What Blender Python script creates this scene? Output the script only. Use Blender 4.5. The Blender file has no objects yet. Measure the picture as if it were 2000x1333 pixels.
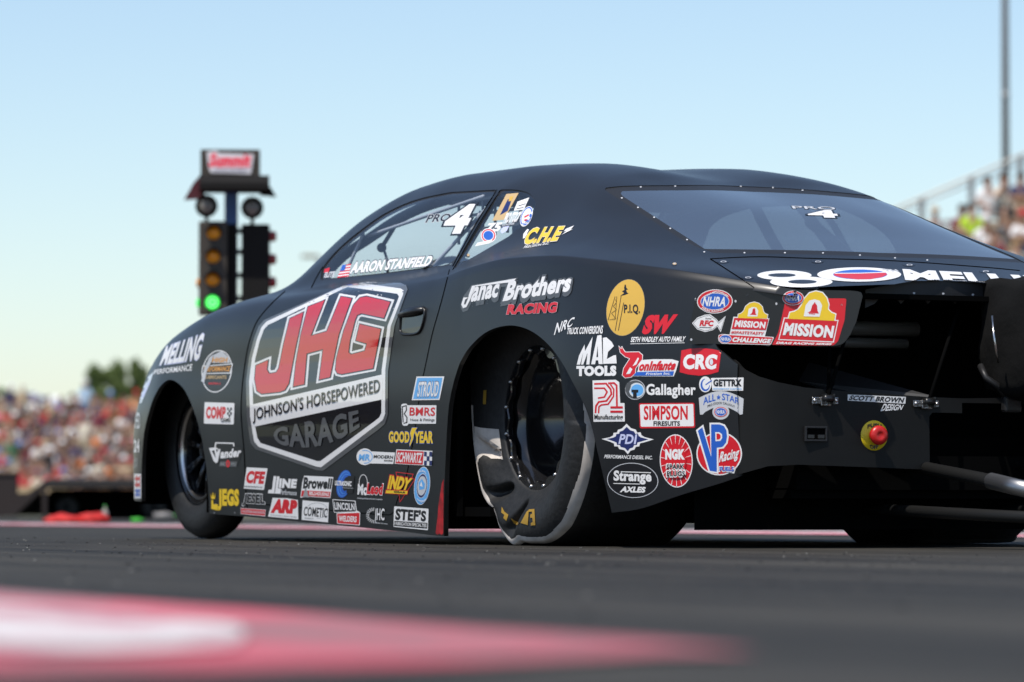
import bpy, bmesh, math, random
import numpy as np
from mathutils import Vector, Matrix
from mathutils.bvhtree import BVHTree
from mathutils.geometry import tessellate_polygon

scene = bpy.context.scene
COL = scene.collection
R = math.radians

# ------------------------------------------------------------------ camera
# world frame: X = the way the car points, Y = its left, Z = up, origin under the rear axle
CAM = Vector((-11.3, 6.57, 0.121))
HEAD, PITCH = R(-26.66), math.atan((990 - 666.5) / 8000)
cam_data = bpy.data.cameras.new("camera")
cam_data.lens, cam_data.sensor_width = 144, 36
cam_data.clip_start, cam_data.clip_end = 0.1, 4000
cam_data.dof.use_dof = True
cam_data.dof.focus_distance = 12.4
cam_data.dof.aperture_fstop = 4.0
cam = bpy.data.objects.new("camera", cam_data)
COL.objects.link(cam)
cam.location = CAM
cam.rotation_euler = (math.pi / 2 + PITCH, 0, HEAD - math.pi / 2)
scene.camera = cam

# ------------------------------------------------------------------ light
SUN_AZ, SUN_EL = R(122), R(62)
world = bpy.data.worlds.new("World")
scene.world = world
world.use_nodes = True
wn = world.node_tree
sky = wn.nodes.new("ShaderNodeTexSky")
sky.sky_type = 'NISHITA'
sky.sun_disc = False
sky.sun_elevation = SUN_EL
sky.sun_rotation = math.pi / 2 - SUN_AZ
sky.air_density, sky.dust_density, sky.ozone_density = 0.95, 0.55, 1.6
bg = wn.nodes["Background"]
bg.inputs["Strength"].default_value = 0.14
wn.links.new(sky.outputs[0], bg.inputs["Color"])

sun_data = bpy.data.lights.new("sun", 'SUN')
sun_data.energy, sun_data.angle, sun_data.color = 4.4, R(0.53), (1.0, 0.94, 0.86)
sun = bpy.data.objects.new("sun", sun_data)
COL.objects.link(sun)
sun.rotation_euler = (math.pi / 2 - SUN_EL, 0, SUN_AZ + math.pi / 2)

scene.view_settings.view_transform = 'Standard'
scene.view_settings.look = 'None'
scene.view_settings.exposure = 0.12
scene.view_settings.gamma = 1.0
scene.cycles.max_bounces = 8
scene.cycles.transparent_max_bounces = 16
# ------------------------------------------------------------------ helpers
F_PX = 8000.0
FW = np.array([math.cos(HEAD) * math.cos(PITCH), math.sin(HEAD) * math.cos(PITCH), math.sin(PITCH)])
RT = np.array([math.sin(HEAD), -math.cos(HEAD), 0.0])
UP = np.cross(RT, FW)
C0 = np.array(CAM)

def ray(p):
    return FW + RT * (p[0] - 1000) / F_PX - UP * (p[1] - 666.5) / F_PX
def on_y(p, Y):
    d = ray(p); return C0 + d * (Y - C0[1]) / d[1]
def on_x(p, X):
    d = ray(p); return C0 + d * (X - C0[0]) / d[0]
def on_z(p, Z):
    d = ray(p); return C0 + d * (Z - C0[2]) / d[2]
def at_depth(p, z):
    return C0 + ray(p) * z
def on_plane(p, P, N):
    d = ray(p); return C0 + d * (np.dot(np.array(P) - C0, N) / np.dot(d, N))
def project(V):
    v = np.asarray(V, float) - C0
    z = v @ FW
    return np.stack([1000 + F_PX * (v @ RT) / z, 666.5 - F_PX * (v @ UP) / z], -1)

def pchip(xs, ys, x):
    xs, ys, x = np.asarray(xs, float), np.asarray(ys, float), np.asarray(x, float)
    o = np.argsort(xs); xs, ys = xs[o], ys[o]
    h = np.diff(xs); d = np.diff(ys) / h
    m = np.zeros(len(xs)); m[0], m[-1] = d[0], d[-1]
    for i in range(1, len(xs) - 1):
        if d[i-1] * d[i] > 0:
            w1, w2 = 2*h[i] + h[i-1], h[i] + 2*h[i-1]
            m[i] = (w1 + w2) / (w1 / d[i-1] + w2 / d[i])
    k = np.clip(np.searchsorted(xs, x) - 1, 0, len(h) - 1)
    t = np.clip((x - xs[k]) / h[k], 0, 1)
    return ((2*t**3 - 3*t**2 + 1) * ys[k] + (t**3 - 2*t**2 + t) * h[k] * m[k]
            + (-2*t**3 + 3*t**2) * ys[k+1] + (t**3 - t**2) * h[k] * m[k+1])

def spline(P, n, closed=False):
    """smooth curve through the points P, n samples per span"""
    P = [np.array(p, float) for p in P]; m = len(P); out = []
    for i in range(m if closed else m - 1):
        if closed: a, b, c, d = P[i-1], P[i], P[(i+1) % m], P[(i+2) % m]
        else: a, b, c, d = P[max(i-1, 0)], P[i], P[i+1], P[min(i+2, m-1)]
        for k in range(n):
            t = k / n
            out.append(0.5 * (2*b + (c-a)*t + (2*a-5*b+4*c-d)*t*t + (3*b-a-3*c+d)*t**3))
    if not closed: out.append(P[-1])
    return out

def sd_poly(P, poly):
    """signed distance (positive outside) of points P to a 2-D polygon"""
    poly = np.asarray(poly, float); P = np.asarray(P, float)
    d = np.full(len(P), 1e18); s = np.ones(len(P))
    for i in range(len(poly)):
        a, b = poly[i], poly[i-1]
        e = b - a; w = P - a
        t = np.clip((w @ e) / (e @ e + 1e-12), 0, 1)
        d = np.minimum(d, ((w - t[:, None] * e)**2).sum(1))
        c1 = P[:, 1] >= a[1]; c2 = P[:, 1] < b[1]; c3 = e[0] * w[:, 1] > e[1] * w[:, 0]
        flip = (c1 & c2 & c3) | (~c1 & ~c2 & ~c3)
        s = np.where(flip, -s, s)
    return s * np.sqrt(d)

def clip_faces(V, faces, f):
    """keeps the part of the mesh where f >= 0; f is one value per vertex"""
    V = [tuple(v) for v in V]; cut = {}; out = []; f = list(f)
    def edge(a, b):
        k = (a, b) if a < b else (b, a)
        if k not in cut:
            t = f[k[0]] / (f[k[0]] - f[k[1]])
            A, B = V[k[0]], V[k[1]]
            cut[k] = len(V)
            V.append(tuple(A[i] + t * (B[i] - A[i]) for i in range(len(A))))
        return cut[k]
    for fc in faces:
        ins = [f[i] >= 0 for i in fc]
        if all(ins): out.append(tuple(fc)); continue
        if not any(ins): continue
        poly = []
        for j in range(len(fc)):
            a, b = fc[j], fc[(j+1) % len(fc)]
            if f[a] >= 0: poly.append(a)
            if (f[a] >= 0) != (f[b] >= 0): poly.append(edge(a, b))
        if len(poly) >= 3: out.append(tuple(poly))
    return np.array(V), out

def compact(V, faces):
    used = sorted({i for f in faces for i in f}); m = {u: k for k, u in enumerate(used)}
    return [tuple(V[u][:3]) for u in used], [tuple(m[i] for i in f) for f in faces]

def mesh_obj(name, V, faces, mats, parent=None, smooth=False, fmat=None):
    me = bpy.data.meshes.new(name)
    me.from_pydata([tuple(v) for v in V], [], [tuple(f) for f in faces])
    for m in (mats if isinstance(mats, (list, tuple)) else [mats]): me.materials.append(m)
    if fmat is not None: me.polygons.foreach_set("material_index", fmat)
    if smooth: me.polygons.foreach_set("use_smooth", [True] * len(me.polygons))
    me.validate(); me.update()
    o = bpy.data.objects.new(name, me); COL.objects.link(o)
    if parent: o.parent = parent
    return o

def bm_obj(name, bm, mats, parent=None, smooth=False):
    me = bpy.data.meshes.new(name)
    bmesh.ops.recalc_face_normals(bm, faces=bm.faces)
    if smooth:
        for f in bm.faces: f.smooth = True
    bm.to_mesh(me); bm.free()
    for m in (mats if isinstance(mats, (list, tuple)) else [mats]): me.materials.append(m)
    o = bpy.data.objects.new(name, me); COL.objects.link(o)
    if parent: o.parent = parent
    return o

def empty(name, loc=(0, 0, 0), rz=0.0):
    o = bpy.data.objects.new(name, None); COL.objects.link(o)
    o.location = loc; o.rotation_euler = (0, 0, rz); o.empty_display_size = 0.2
    return o

def tag(o, label=None, cat=None, group=None, kind=None):
    if label: o["label"] = label
    if cat: o["category"] = cat
    if group: o["group"] = group
    if kind: o["kind"] = kind
    return o

def box(bm, c, s, rot=None, mi=0, bevel=0.0):
    M = Matrix.Translation(c) @ (rot.to_4x4() if rot else Matrix()) @ Matrix.Diagonal((s[0], s[1], s[2], 1))
    g = bmesh.ops.create_cube(bm, size=1, matrix=M)
    fs = {f for v in g['verts'] for f in v.link_faces}
    for f in fs: f.material_index = mi
    if bevel:
        es = {e for v in g['verts'] for e in v.link_edges}
        bmesh.ops.bevel(bm, geom=list(es), offset=bevel, segments=2, affect='EDGES', profile=0.5)

def tube(bm, pts, r, n=10, mi=0, cap=True):
    """round bar along pts; r is a number or one radius per point"""
    pts = [Vector(p) for p in pts]; rr = r if isinstance(r, (list, tuple)) else [r] * len(pts)
    rings = []; prev = None
    for i, p in enumerate(pts):
        d = (pts[min(i+1, len(pts)-1)] - pts[max(i-1, 0)]).normalized()
        a = prev - d * prev.dot(d) if prev is not None else d.orthogonal()
        a.normalize(); prev = a; b = d.cross(a)
        rings.append([bm.verts.new(p + (a * math.cos(t) + b * math.sin(t)) * rr[i])
                      for t in (2 * math.pi * k / n for k in range(n))])
    for i in range(len(rings) - 1):
        for k in range(n):
            f = bm.faces.new((rings[i][k], rings[i][(k+1) % n], rings[i+1][(k+1) % n], rings[i+1][k])); f.material_index = mi; f.smooth = True
    if cap:
        for rg in (rings[0][::-1], rings[-1]):
            f = bm.faces.new(rg); f.material_index = mi

def lathe(bm, prof, axis_o, axis, n=48, mi=0, close=False):
    """revolves (radius, offset along axis) pairs"""
    ax = Vector(axis).normalized(); a = ax.orthogonal().normalized(); b = ax.cross(a); o = Vector(axis_o)
    rings = [[bm.verts.new(o + ax * h + (a * math.cos(2*math.pi*k/n) + b * math.sin(2*math.pi*k/n)) * r) for k in range(n)] for r, h in prof]
    m = len(rings)
    for i in range(m if close else m - 1):
        for k in range(n):
            f = bm.faces.new((rings[i][k], rings[i][(k+1) % n], rings[(i+1) % m][(k+1) % n], rings[(i+1) % m][k]))
            f.material_index = mi; f.smooth = True
    return rings

# ------------------------------------------------------------------ materials
def mat(name, col, rough=0.5, metal=0.0, coat=0.0, spec=0.5, noise=None, bump=0.0, scale=20.0, emit=None, es=1.0, coat_rough=0.05):
    m = bpy.data.materials.new(name); m.use_nodes = True
    nt = m.node_tree; b = nt.nodes["Principled BSDF"]
    b.inputs["Base Color"].default_value = (*col, 1)
    b.inputs["Roughness"].default_value = rough
    b.inputs["Metallic"].default_value = metal
    b.inputs["Coat Weight"].default_value = coat
    b.inputs["Coat Roughness"].default_value = coat_rough
    b.inputs["Specular IOR Level"].default_value = spec
    if emit:
        b.inputs["Emission Color"].default_value = (*emit, 1); b.inputs["Emission Strength"].default_value = es
    if noise or bump:
        tc = nt.nodes.new("ShaderNodeTexCoord"); n = nt.nodes.new("ShaderNodeTexNoise")
        n.inputs["Scale"].default_value = scale; n.inputs["Detail"].default_value = 6
        nt.links.new(tc.outputs["Object"], n.inputs["Vector"])
        if noise:
            r = nt.nodes.new("ShaderNodeValToRGB")
            r.color_ramp.elements[0].position, r.color_ramp.elements[1].position = 0.3, 0.7
            r.color_ramp.elements[0].color = (*[c * (1 - noise) for c in col], 1)
            r.color_ramp.elements[1].color = (*[min(1, c * (1 + noise)) for c in col], 1)
            nt.links.new(n.outputs["Fac"], r.inputs[0]); nt.links.new(r.outputs[0], b.inputs["Base Color"])
        if bump:
            bp = nt.nodes.new("ShaderNodeBump"); bp.inputs["Strength"].default_value = bump; bp.inputs["Distance"].default_value = 0.02
            nt.links.new(n.outputs["Fac"], bp.inputs["Height"]); nt.links.new(bp.outputs[0], b.inputs["Normal"])
    return m

M_BODY = mat("satin_black_wrap", (0.0075, 0.0080, 0.0088), rough=0.42, coat=0.26, coat_rough=0.17, spec=0.42, noise=0.12, scale=7)
M_PANEL = mat("tail_panel_black", (0.0065, 0.0065, 0.0062), rough=.55, spec=.25, noise=.15, scale=9)
M_TRIM = mat("black_trim", (0.012, 0.012, 0.013), rough=0.5)
M_VOID = mat("bare_black", (0.0028, 0.0028, 0.0028), rough=0.95, spec=0.03)
M_GAP = mat("panel_gap", (0.002, 0.002, 0.002), rough=0.9, spec=0.0)
M_RUBBER = mat("tyre_rubber", (0.014, 0.014, 0.014), rough=0.62, noise=0.3, bump=0.12, scale=60)
M_DUST_SUN = mat("rubber_dust_sun_patch", (0.56, 0.51, 0.46), rough=0.9, noise=0.25, scale=14, spec=0.2)  # dusty shoulder band; also the sunlit patch painted on the sidewall
M_RIM = mat("gloss_black_rim", (0.010, 0.010, 0.011), rough=0.18, coat=0.6)
M_STEEL = mat("polished_metal", (0.62, 0.60, 0.58), rough=0.28, metal=1.0)
M_DARKM = mat("dark_metal", (0.06, 0.06, 0.06), rough=0.35, metal=0.8)
M_BAR = mat("cage_paint", (0.10, 0.12, 0.14), rough=0.4)
M_BARL = mat("light_strut", (0.45, 0.48, 0.52), rough=0.4)
M_WHITE = mat("white_vinyl", (0.80, 0.79, 0.78), rough=0.3)
M_CLOTH = mat("black_nylon", (0.007, 0.007, 0.007), rough=0.95, spec=0.15, bump=0.5, scale=9)

def glass_mat(name, tint, f0=.045, rough=.03, haze=.0):
    m = bpy.data.materials.new(name); m.use_nodes = True
    nt = m.node_tree; nt.nodes.clear(); N = nt.nodes.new; L = nt.links.new
    o, mx, t, g = N("ShaderNodeOutputMaterial"), N("ShaderNodeMixShader"), N("ShaderNodeBsdfTransparent"), N("ShaderNodeBsdfGlossy")
    lw, pw, ma = N("ShaderNodeLayerWeight"), N("ShaderNodeMath"), N("ShaderNodeMath")
    lw.inputs["Blend"].default_value = .5
    pw.operation = 'POWER'; pw.inputs[1].default_value = 4.2
    ma.operation = 'MULTIPLY_ADD'; ma.inputs[1].default_value = .92 - f0; ma.inputs[2].default_value = f0
    t.inputs[0].default_value = (*tint, 1); g.inputs["Roughness"].default_value = rough
    L(lw.outputs["Facing"], pw.inputs[0]); L(pw.outputs[0], ma.inputs[0]); L(ma.outputs[0], mx.inputs[0])
    L(t.outputs[0], mx.inputs[1]); L(g.outputs[0], mx.inputs[2]); 
    df, m2 = N("ShaderNodeBsdfDiffuse"), N("ShaderNodeMixShader")      # fine scratches scatter a little light
    df.inputs[0].default_value = (.42, .52, .66, 1); m2.inputs[0].default_value = haze
    L(mx.outputs[0], m2.inputs[1]); L(df.outputs[0], m2.inputs[2]); L(m2.outputs[0], o.inputs[0])
    return m
M_GLASS = glass_mat("clear_glass", (0.94, 0.955, 0.97), f0=.055, haze=.02)
M_RGLASS = glass_mat("rear_glass", (0.15, 0.175, 0.20), f0=.46, rough=.06, haze=.065)
# ================================================================== setting
def track_material():
    m = bpy.data.materials.new("rubbered_asphalt"); m.use_nodes = True
    nt = m.node_tree; b = nt.nodes["Principled BSDF"]; N = nt.nodes.new; L = nt.links.new
    tc = N("ShaderNodeTexCoord"); 
    def noise(scale, sc, detail=5, rough=.6):
        mp = N("ShaderNodeMapping"); mp.inputs["Scale"].default_value = sc
        n = N("ShaderNodeTexNoise"); n.inputs["Scale"].default_value = scale; n.inputs["Detail"].default_value = detail; n.inputs["Roughness"].default_value = rough
        L(tc.outputs["Object"], mp.inputs[0]); L(mp.outputs[0], n.inputs["Vector"]); return n
    streak = noise(1.0, (.10, 3.2, 1), 8, .7); patch = noise(.55, (1, 1.6, 1), 7, .7); grain = noise(160, (1, 1, 1), 3); fleck = noise(34, (.6, 1, 1), 2)
    def ramp(src, a, b2, ca, cb):
        r = N("ShaderNodeValToRGB"); r.color_ramp.elements[0].position, r.color_ramp.elements[1].position = a, b2
        r.color_ramp.elements[0].color, r.color_ramp.elements[1].color = (*ca, 1), (*cb, 1); L(src, r.inputs[0]); return r
    base = ramp(streak.outputs["Fac"], .34, .66, (.025, .0242, .0215), (.072, .069, .0615))
    pr = ramp(patch.outputs["Fac"], .35, .7, (.62, .62, .64), (1.15, 1.12, 1.08)); gr = ramp(grain.outputs["Fac"], .3, .7, (.72, .72, .72), (1.3, 1.3, 1.3))
    fl = ramp(fleck.outputs["Fac"], .70, .76, (0, 0, 0), (.16, .16, .155))
    m1 = N("ShaderNodeMix"); m1.data_type = 'RGBA'; m1.blend_type = 'MULTIPLY'; m1.inputs[0].default_value = 1
    L(base.outputs[0], m1.inputs[6]); L(pr.outputs[0], m1.inputs[7])
    m2 = N("ShaderNodeMix"); m2.data_type = 'RGBA'; m2.blend_type = 'MULTIPLY'; m2.inputs[0].default_value = 1
    L(m1.outputs[2], m2.inputs[6]); L(gr.outputs[0], m2.inputs[7])
    line = noise(1.0, (.16, 26.0, 1), 4, .7); ln = ramp(line.outputs["Fac"], .36, .62, (.62, .62, .63), (1.22, 1.21, 1.19))
    m4 = N("ShaderNodeMix"); m4.data_type = 'RGBA'; m4.blend_type = 'MULTIPLY'; m4.inputs[0].default_value = 1
    L(m2.outputs[2], m4.inputs[6]); L(ln.outputs[0], m4.inputs[7]); m2 = m4
    m3 = N("ShaderNodeMix"); m3.data_type = 'RGBA'; m3.blend_type = 'ADD'; m3.inputs[0].default_value = .5
    L(m2.outputs[2], m3.inputs[6]); L(fl.outputs[0], m3.inputs[7]); L(m3.outputs[2], b.inputs["Base Color"])
    rr = N("ShaderNodeMapRange"); rr.inputs[3].default_value = .55; rr.inputs[4].default_value = .85; L(streak.outputs["Fac"], rr.inputs[0]); L(rr.outputs[0], b.inputs["Roughness"])
    b.inputs["Specular IOR Level"].default_value = .08
    bp = N("ShaderNodeBump"); bp.inputs["Strength"].default_value = .35; bp.inputs["Distance"].default_value = .004; L(grain.outputs["Fac"], bp.inputs["Height"]); L(bp.outputs[0], b.inputs["Normal"])
    return m
def paint_material(name, col, bare, lo, hi, scale=3.0):
    """worn line paint: rubbered-over patches show through"""
    m = bpy.data.materials.new(name); m.use_nodes = True
    nt = m.node_tree; b = nt.nodes["Principled BSDF"]; N = nt.nodes.new; L = nt.links.new
    tc = N("ShaderNodeTexCoord"); mp = N("ShaderNodeMapping"); mp.inputs["Scale"].default_value = (1, 1.8, 1)
    n = N("ShaderNodeTexNoise"); n.inputs["Scale"].default_value = scale; n.inputs["Detail"].default_value = 8; n.inputs["Roughness"].default_value = .65
    r = N("ShaderNodeValToRGB"); r.color_ramp.elements[0].position, r.color_ramp.elements[1].position = lo, hi
    r.color_ramp.elements[0].color, r.color_ramp.elements[1].color = (*bare, 1), (*col, 1)
    L(tc.outputs["Object"], mp.inputs[0]); L(mp.outputs[0], n.inputs["Vector"]); L(n.outputs["Fac"], r.inputs[0]); L(r.outputs[0], b.inputs["Base Color"])
    b.inputs["Roughness"].default_value = .75; b.inputs["Specular IOR Level"].default_value = .2
    return m
M_TRACK = track_material()
def sheet(name, pts, z, m):
    return tag(mesh_obj(name, [(x, y, z) for x, y in pts], [tuple(range(len(pts)))], m), kind='structure')
tag(mesh_obj("ground", [(-1500,-1500,-.02),(2500,-1500,-.02),(2500,1500,-.02),(-1500,1500,-.02)], [(0,1,2,3)], mat("dry_grass_ground", (.085,.085,.045), rough=.95, noise=.4, scale=.4)), kind='structure')
sheet("race_track", [(-120,-9.5),(500,-9.5),(500,9.0),(-120,9.0)], 0, M_TRACK)
# painted lane lines; ragged edges
rng = random.Random(4)
def ragged(x0, x1, y0, y1, step, amp, end=None):
    n = max(2, int(abs(x1 - x0) / step)); a = [(x0 + (x1 - x0) * k / n, y0 + rng.uniform(-amp, amp)) for k in range(n + 1)]
    b = [(x0 + (x1 - x0) * k / n, y1 + rng.uniform(-amp, amp)) for k in range(n + 1)]
    return a + b[::-1]
M_PINK = paint_material("worn_red_line_paint", (.52, .10, .135), (.22, .15, .155), .38, .58, 1.5)
M_LINEW = paint_material("worn_white_line_paint", (.60, .59, .58), (.44, .20, .235), .40, .54, 1.9)
M_FAR = paint_material("faded_red_line_paint", (.66, .42, .45), (.50, .12, .16), .40, .58, 1.6)
near_red = [(-8.42,4.90),(-8.17,4.85),(-7.9,4.835),(-7.62,4.81),(-7.2,4.75),(-6.8,4.71),(-6.3,4.66),(-5.7,4.59),(-5.2,4.55),(-3.5,4.52),(8,4.52),(8,5.75),(-5,5.75),(-7.9,5.72),(-8.56,5.60),(-8.56,5.42),(-8.50,5.19),(-8.44,5.05),(-8.40,4.98)]
sheet("red_line_paint", near_red, .004, M_PINK)
sheet("white_line_paint", [(-8.16,5.25),(-7.9,5.13),(-7.69,5.05),(-7.45,5.0),(-7.2,4.97),(-6.6,4.93),(-5.5,4.88),(-3,4.86),(8,4.86),(8,5.45),(-5,5.45),(-7.6,5.46),(-8.23,5.46),(-8.22,5.37)], .008, M_LINEW)
sheet("red_line_paint", ragged(-60, 400, -2.62, -2.30, .5, .035), .004, M_FAR)
sheet("red_line_paint", ragged(-60, 400, -3.05, -2.63, .6, .05), .004, M_PINK)
sheet("white_line_paint", ragged(-60, 400, -3.6, -3.1, .6, .05), .004, M_LINEW)

# unseen spectator bank, added and sized for its dark reflection in the door emblem
def mottled():
    m = bpy.data.materials.new("mottled_bank_colour"); m.use_nodes = True; nt = m.node_tree; b = nt.nodes["Principled BSDF"]; N = nt.nodes.new
    tc, v, r = N("ShaderNodeTexCoord"), N("ShaderNodeTexVoronoi"), N("ShaderNodeValToRGB"); v.inputs["Scale"].default_value = 1.6
    nt.links.new(tc.outputs["Object"], v.inputs["Vector"]); nt.links.new(v.outputs["Color"], r.inputs[0]); nt.links.new(r.outputs[0], b.inputs["Base Color"])
    r.color_ramp.elements[0].color = (.02,.018,.018,1); r.color_ramp.elements[1].color = (.05,.045,.045,1); e = r.color_ramp.elements.new(.55); e.color = (.10,.02,.02,1)
    b.inputs["Roughness"].default_value = .9; return m
lbank = tag(empty("reflection_bank", (75, 24, 0)), "unseen long dark stepped bank added for its reflection in the door emblem", "grandstand")
M_MOT = mottled()
for k in range(11):
    bm = bmesh.new(); box(bm, (0, .45 + .9*k, .35 + .09*k), (190, .896, .7 + .18*k)); bm_obj("tier", bm, M_MOT, lbank)

# crumbs of shed rubber and grit on the track round the car
g_ = random.Random(21); bm = bmesh.new()
for _ in range(2400):
    x, y = g_.uniform(-7.5, 5), g_.uniform(.9, 5.2); s_ = g_.choice((.0012, .0016, .002, .0024, .003)) * g_.uniform(.7, 1.3)
    M_ = Matrix.Translation((x, y, s_*.3)) @ Matrix.Rotation(g_.uniform(0, 3), 4, 'Z') @ Matrix.Diagonal((s_ * g_.uniform(1, 2.6), s_, s_ * .7, 1))
    v_ = bmesh.ops.create_icosphere(bm, subdivisions=0 + 1, radius=1, matrix=M_)['verts']; mi_ = g_.choice((0, 0, 0, 0, 2, 2, 2, 2, 2, 2, 2, 2, 2, 2, 1) if s_ < .0028 else (0, 2))
    for v in v_:
        for f in v.link_faces: f.material_index = mi_
tag(bm_obj("rubber_crumbs", bm, [mat("rubber_crumb", (.012,.012,.012), rough=.8), mat("pale_grit", (.24,.23,.21), rough=.9), mat("grey_grit", (.075,.072,.066), rough=.9)]), kind='stuff')
# ================================================================== the race car
car = tag(empty("race_car"), "matte black low drag race coupe covered in sponsor stickers, launching on the track", "race car")

CURVES = [  # each: (X, Y, Z) from nose to tail, left half
 # sill edge
 [(3.42,.795,.15),(3.3,.849,.145),(3.1,.898,.14),(2.8,.930,.13),(2.4,.93,.098),(2.0,.935,.086),(1.44,.935,.066),(.74,.935,.042),(.37,.935,.027),(0,.935,.05),(-.4,.93,.08),(-.6,.918,.098),(-.76,.875,.112),(-.9,.80,.155),(-1.06,.69,.21),(-1.16,0.6,0.28)],
 # low side
 [(3.42,.800,.30),(3.3,.854,.29),(3.1,.905,.28),(2.8,.943,.28),(2.4,.942,.27),(2.0,.947,.26),(1.44,.947,.25),(.74,.947,.24),(.37,.947,.24),(0,.95,.25),(-.4,.948,.28),(-.6,.934,.3),(-.76,.89,.32),(-.9,.808,.34),(-1.06,.70,.36),(-1.16,0.6,0.4)],
 # widest
 [(3.42,.765,.48),(3.3,.836,.50),(3.1,.896,.53),(2.8,.940,.56),(2.4,.942,.58),(2.0,.95,.58),(1.44,.952,.58),(.74,.952,.58),(.37,.955,.6),(0,.955,.62),(-.4,.95,.6),(-.6,.934,.57),(-.76,.89,.55),(-.9,.81,.55),(-1.06,.70,.55),(-1.16,0.6,0.55)],
 # shoulder / haunch ridge
 [(3.42,.675,.57),(3.3,.765,.63),(3.1,.828,.695),(2.8,.876,.758),(2.4,.90,.815),(2.0,.908,.832),(1.44,.908,.838),(.9,.915,.836),(.5,.926,.842),(.25,.928,.868),(0,.922,.884),(-.25,.91,.88),(-.5,.885,.858),(-.7,.845,.832),(-.84,.80,.812),(-1.06,.655,.768),(-1.16,0.565,0.744)],
 # belt / fender crest
 [(3.42,.54,.615),(3.3,.62,.68),(3.1,.70,.748),(2.8,.74,.808),(2.4,.765,.864),(2.15,.78,.883),(2.0,.79,.889),(1.44,.795,.897),(.9,.795,.90),(.5,.80,.915),(.25,.81,.925),(0,.81,.93),(-.25,.79,.918),(-.55,.74,.88),(-.84,.67,.825),(-1.06,.58,.776),(-1.16,0.5,0.752)],
 # window head / A-pillar outer
 [(3.42,.42,.62),(3.1,.55,.75),(2.8,.58,.805),(2.4,.62,.862),(2.2,.72,.889),(2.0,.745,.925),(1.79,.72,.997),(1.53,.66,1.105),(1.13,.62,1.160),(.70,.60,1.157),(.48,.588,1.132),(.25,.60,1.085),(0,.62,1.035),(-.25,.63,.978),(-.55,.62,.902),(-.84,.57,.828),(-1.06,.49,.778),(-1.16,0.43,0.757)],
 # roof rail
 [(3.42,.32,.63),(3.1,.45,.755),(2.8,.46,.807),(2.4,.50,.866),(2.2,.68,.896),(1.95,.66,1.015),(1.71,.595,1.142),(1.46,.525,1.219),(1.2,.485,1.243),(.9,.465,1.241),(.6,.455,1.222),(.3,.475,1.172),(.12,.50,1.128),(-.25,.525,1.010),(-.55,.545,.913),(-.84,.47,.832),(-1.06,.40,.781),(-1.16,0.36,0.761)],
 # bubble
 [(3.42,.2,.64),(3.1,.32,.757),(2.8,.33,.809),(2.4,.32,.872),(2.2,.34,.94),(1.95,.34,1.05),(1.71,.32,1.165),(1.46,.3,1.238),(1.2,.29,1.264),(.9,.29,1.266),(.6,.29,1.250),(.45,.29,1.232),(.25,.30,1.196),(.12,.30,1.157),(-.25,.30,1.045),(-.55,.30,.938),(-.84,.27,.845),(-1.06,.22,.788),(-1.16,0.2,0.769)],
 # centre line
 [(3.42,0,.64),(3.1,0,.757),(2.8,0,.81),(2.4,0,.875),(2.2,0,.95),(1.95,0,1.06),(1.71,0,1.17),(1.46,0,1.235),(1.2,0,1.259),(.9,0,1.258),(.6,0,1.234),(.45,0,1.213),(.25,0,1.178),(.12,0,1.146),(-.25,0,1.048),(-.55,0,.944),(-.84,0,.85),(-1.06,0,.791),(-1.16,0,0.773)],
]
NX, NV = 430, 9
XS = np.linspace(3.42, -1.16, NX)
KY = np.array([pchip([p[0] for p in c], [p[1] for p in c], XS) for c in CURVES])
KZ = np.array([pchip([p[0] for p in c], [p[2] for p in c], XS) for c in CURVES])
def section(i):
    P = np.stack([KY[:, i], KZ[:, i]], 1); n = len(P); out = []
    L = np.r_[0, np.cumsum(np.maximum(np.linalg.norm(np.diff(P, axis=0), axis=1), 1e-4))]
    T = np.zeros_like(P)
    for k in range(n):
        a, b = max(k-1, 0), min(k+1, n-1)
        if 0 < k < n-1:
            d0, d1 = (P[k]-P[k-1])/(L[k]-L[k-1]), (P[k+1]-P[k])/(L[k+1]-L[k])
            w = (L[k+1]-L[k]) / (L[k+1]-L[k-1]); T[k] = d0*w + d1*(1-w)
        else: T[k] = (P[b]-P[a]) / (L[b]-L[a])
    T[-1, 1] = 0; T[-1, 0] = min(T[-1, 0], -0.5)
    TI, TO = T.copy(), T.copy()
    w = min(max((.75 - XS[i]) / .5, 0), 1) * .85               # the haunch carries a crease, the door does not
    d0, d1 = (P[3]-P[2])/(L[3]-L[2]), (P[4]-P[3])/(L[4]-L[3])
    TI[3], TO[3] = T[3] * (1-w) + d0 * w, T[3] * (1-w) + d1 * w
    for k in range(n - 1):
        h = L[k+1]-L[k]
        for j in range(NV):
            t = j / NV
            out.append((2*t**3-3*t**2+1)*P[k] + (t**3-2*t**2+t)*h*TO[k] + (-2*t**3+3*t**2)*P[k+1] + (t**3-t**2)*h*TI[k+1])
    out.append(P[-1])
    return np.array(out)
SEC = np.array([section(i) for i in range(NX)])          # NX x NS x 2
NS = SEC.shape[1]
X_SHIFT = np.zeros((NX, NS))
GRID = np.zeros((NX, NS, 3)); GRID[:, :, 0] = XS[:, None]; GRID[:, :, 1:] = SEC
VID = (np.arange(NS) / NV)[None, :].repeat(NX, 0)        # which curve a vertex lies at
GV = GRID.reshape(-1, 3); GVID = VID.reshape(-1)
GF = [(i*NS+j, (i+1)*NS+j, (i+1)*NS+j+1, i*NS+j+1) for i in range(NX-1) for j in range(NS-1)]
GPX = project(GV)

def frame(x0, y0, s):
    return lambda pts: [(x0 + s * u, y0 + s * v) for u, v in pts]
fA = frame(460, 520, .405); fB = frame(1060, 540, .345); fC = frame(1440, 540, .42)
fE = frame(600, 340, .28); fF = frame(1160, 300, .42); fN = frame(250, 720, .255); fR = frame(840, 600, .36)

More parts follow.
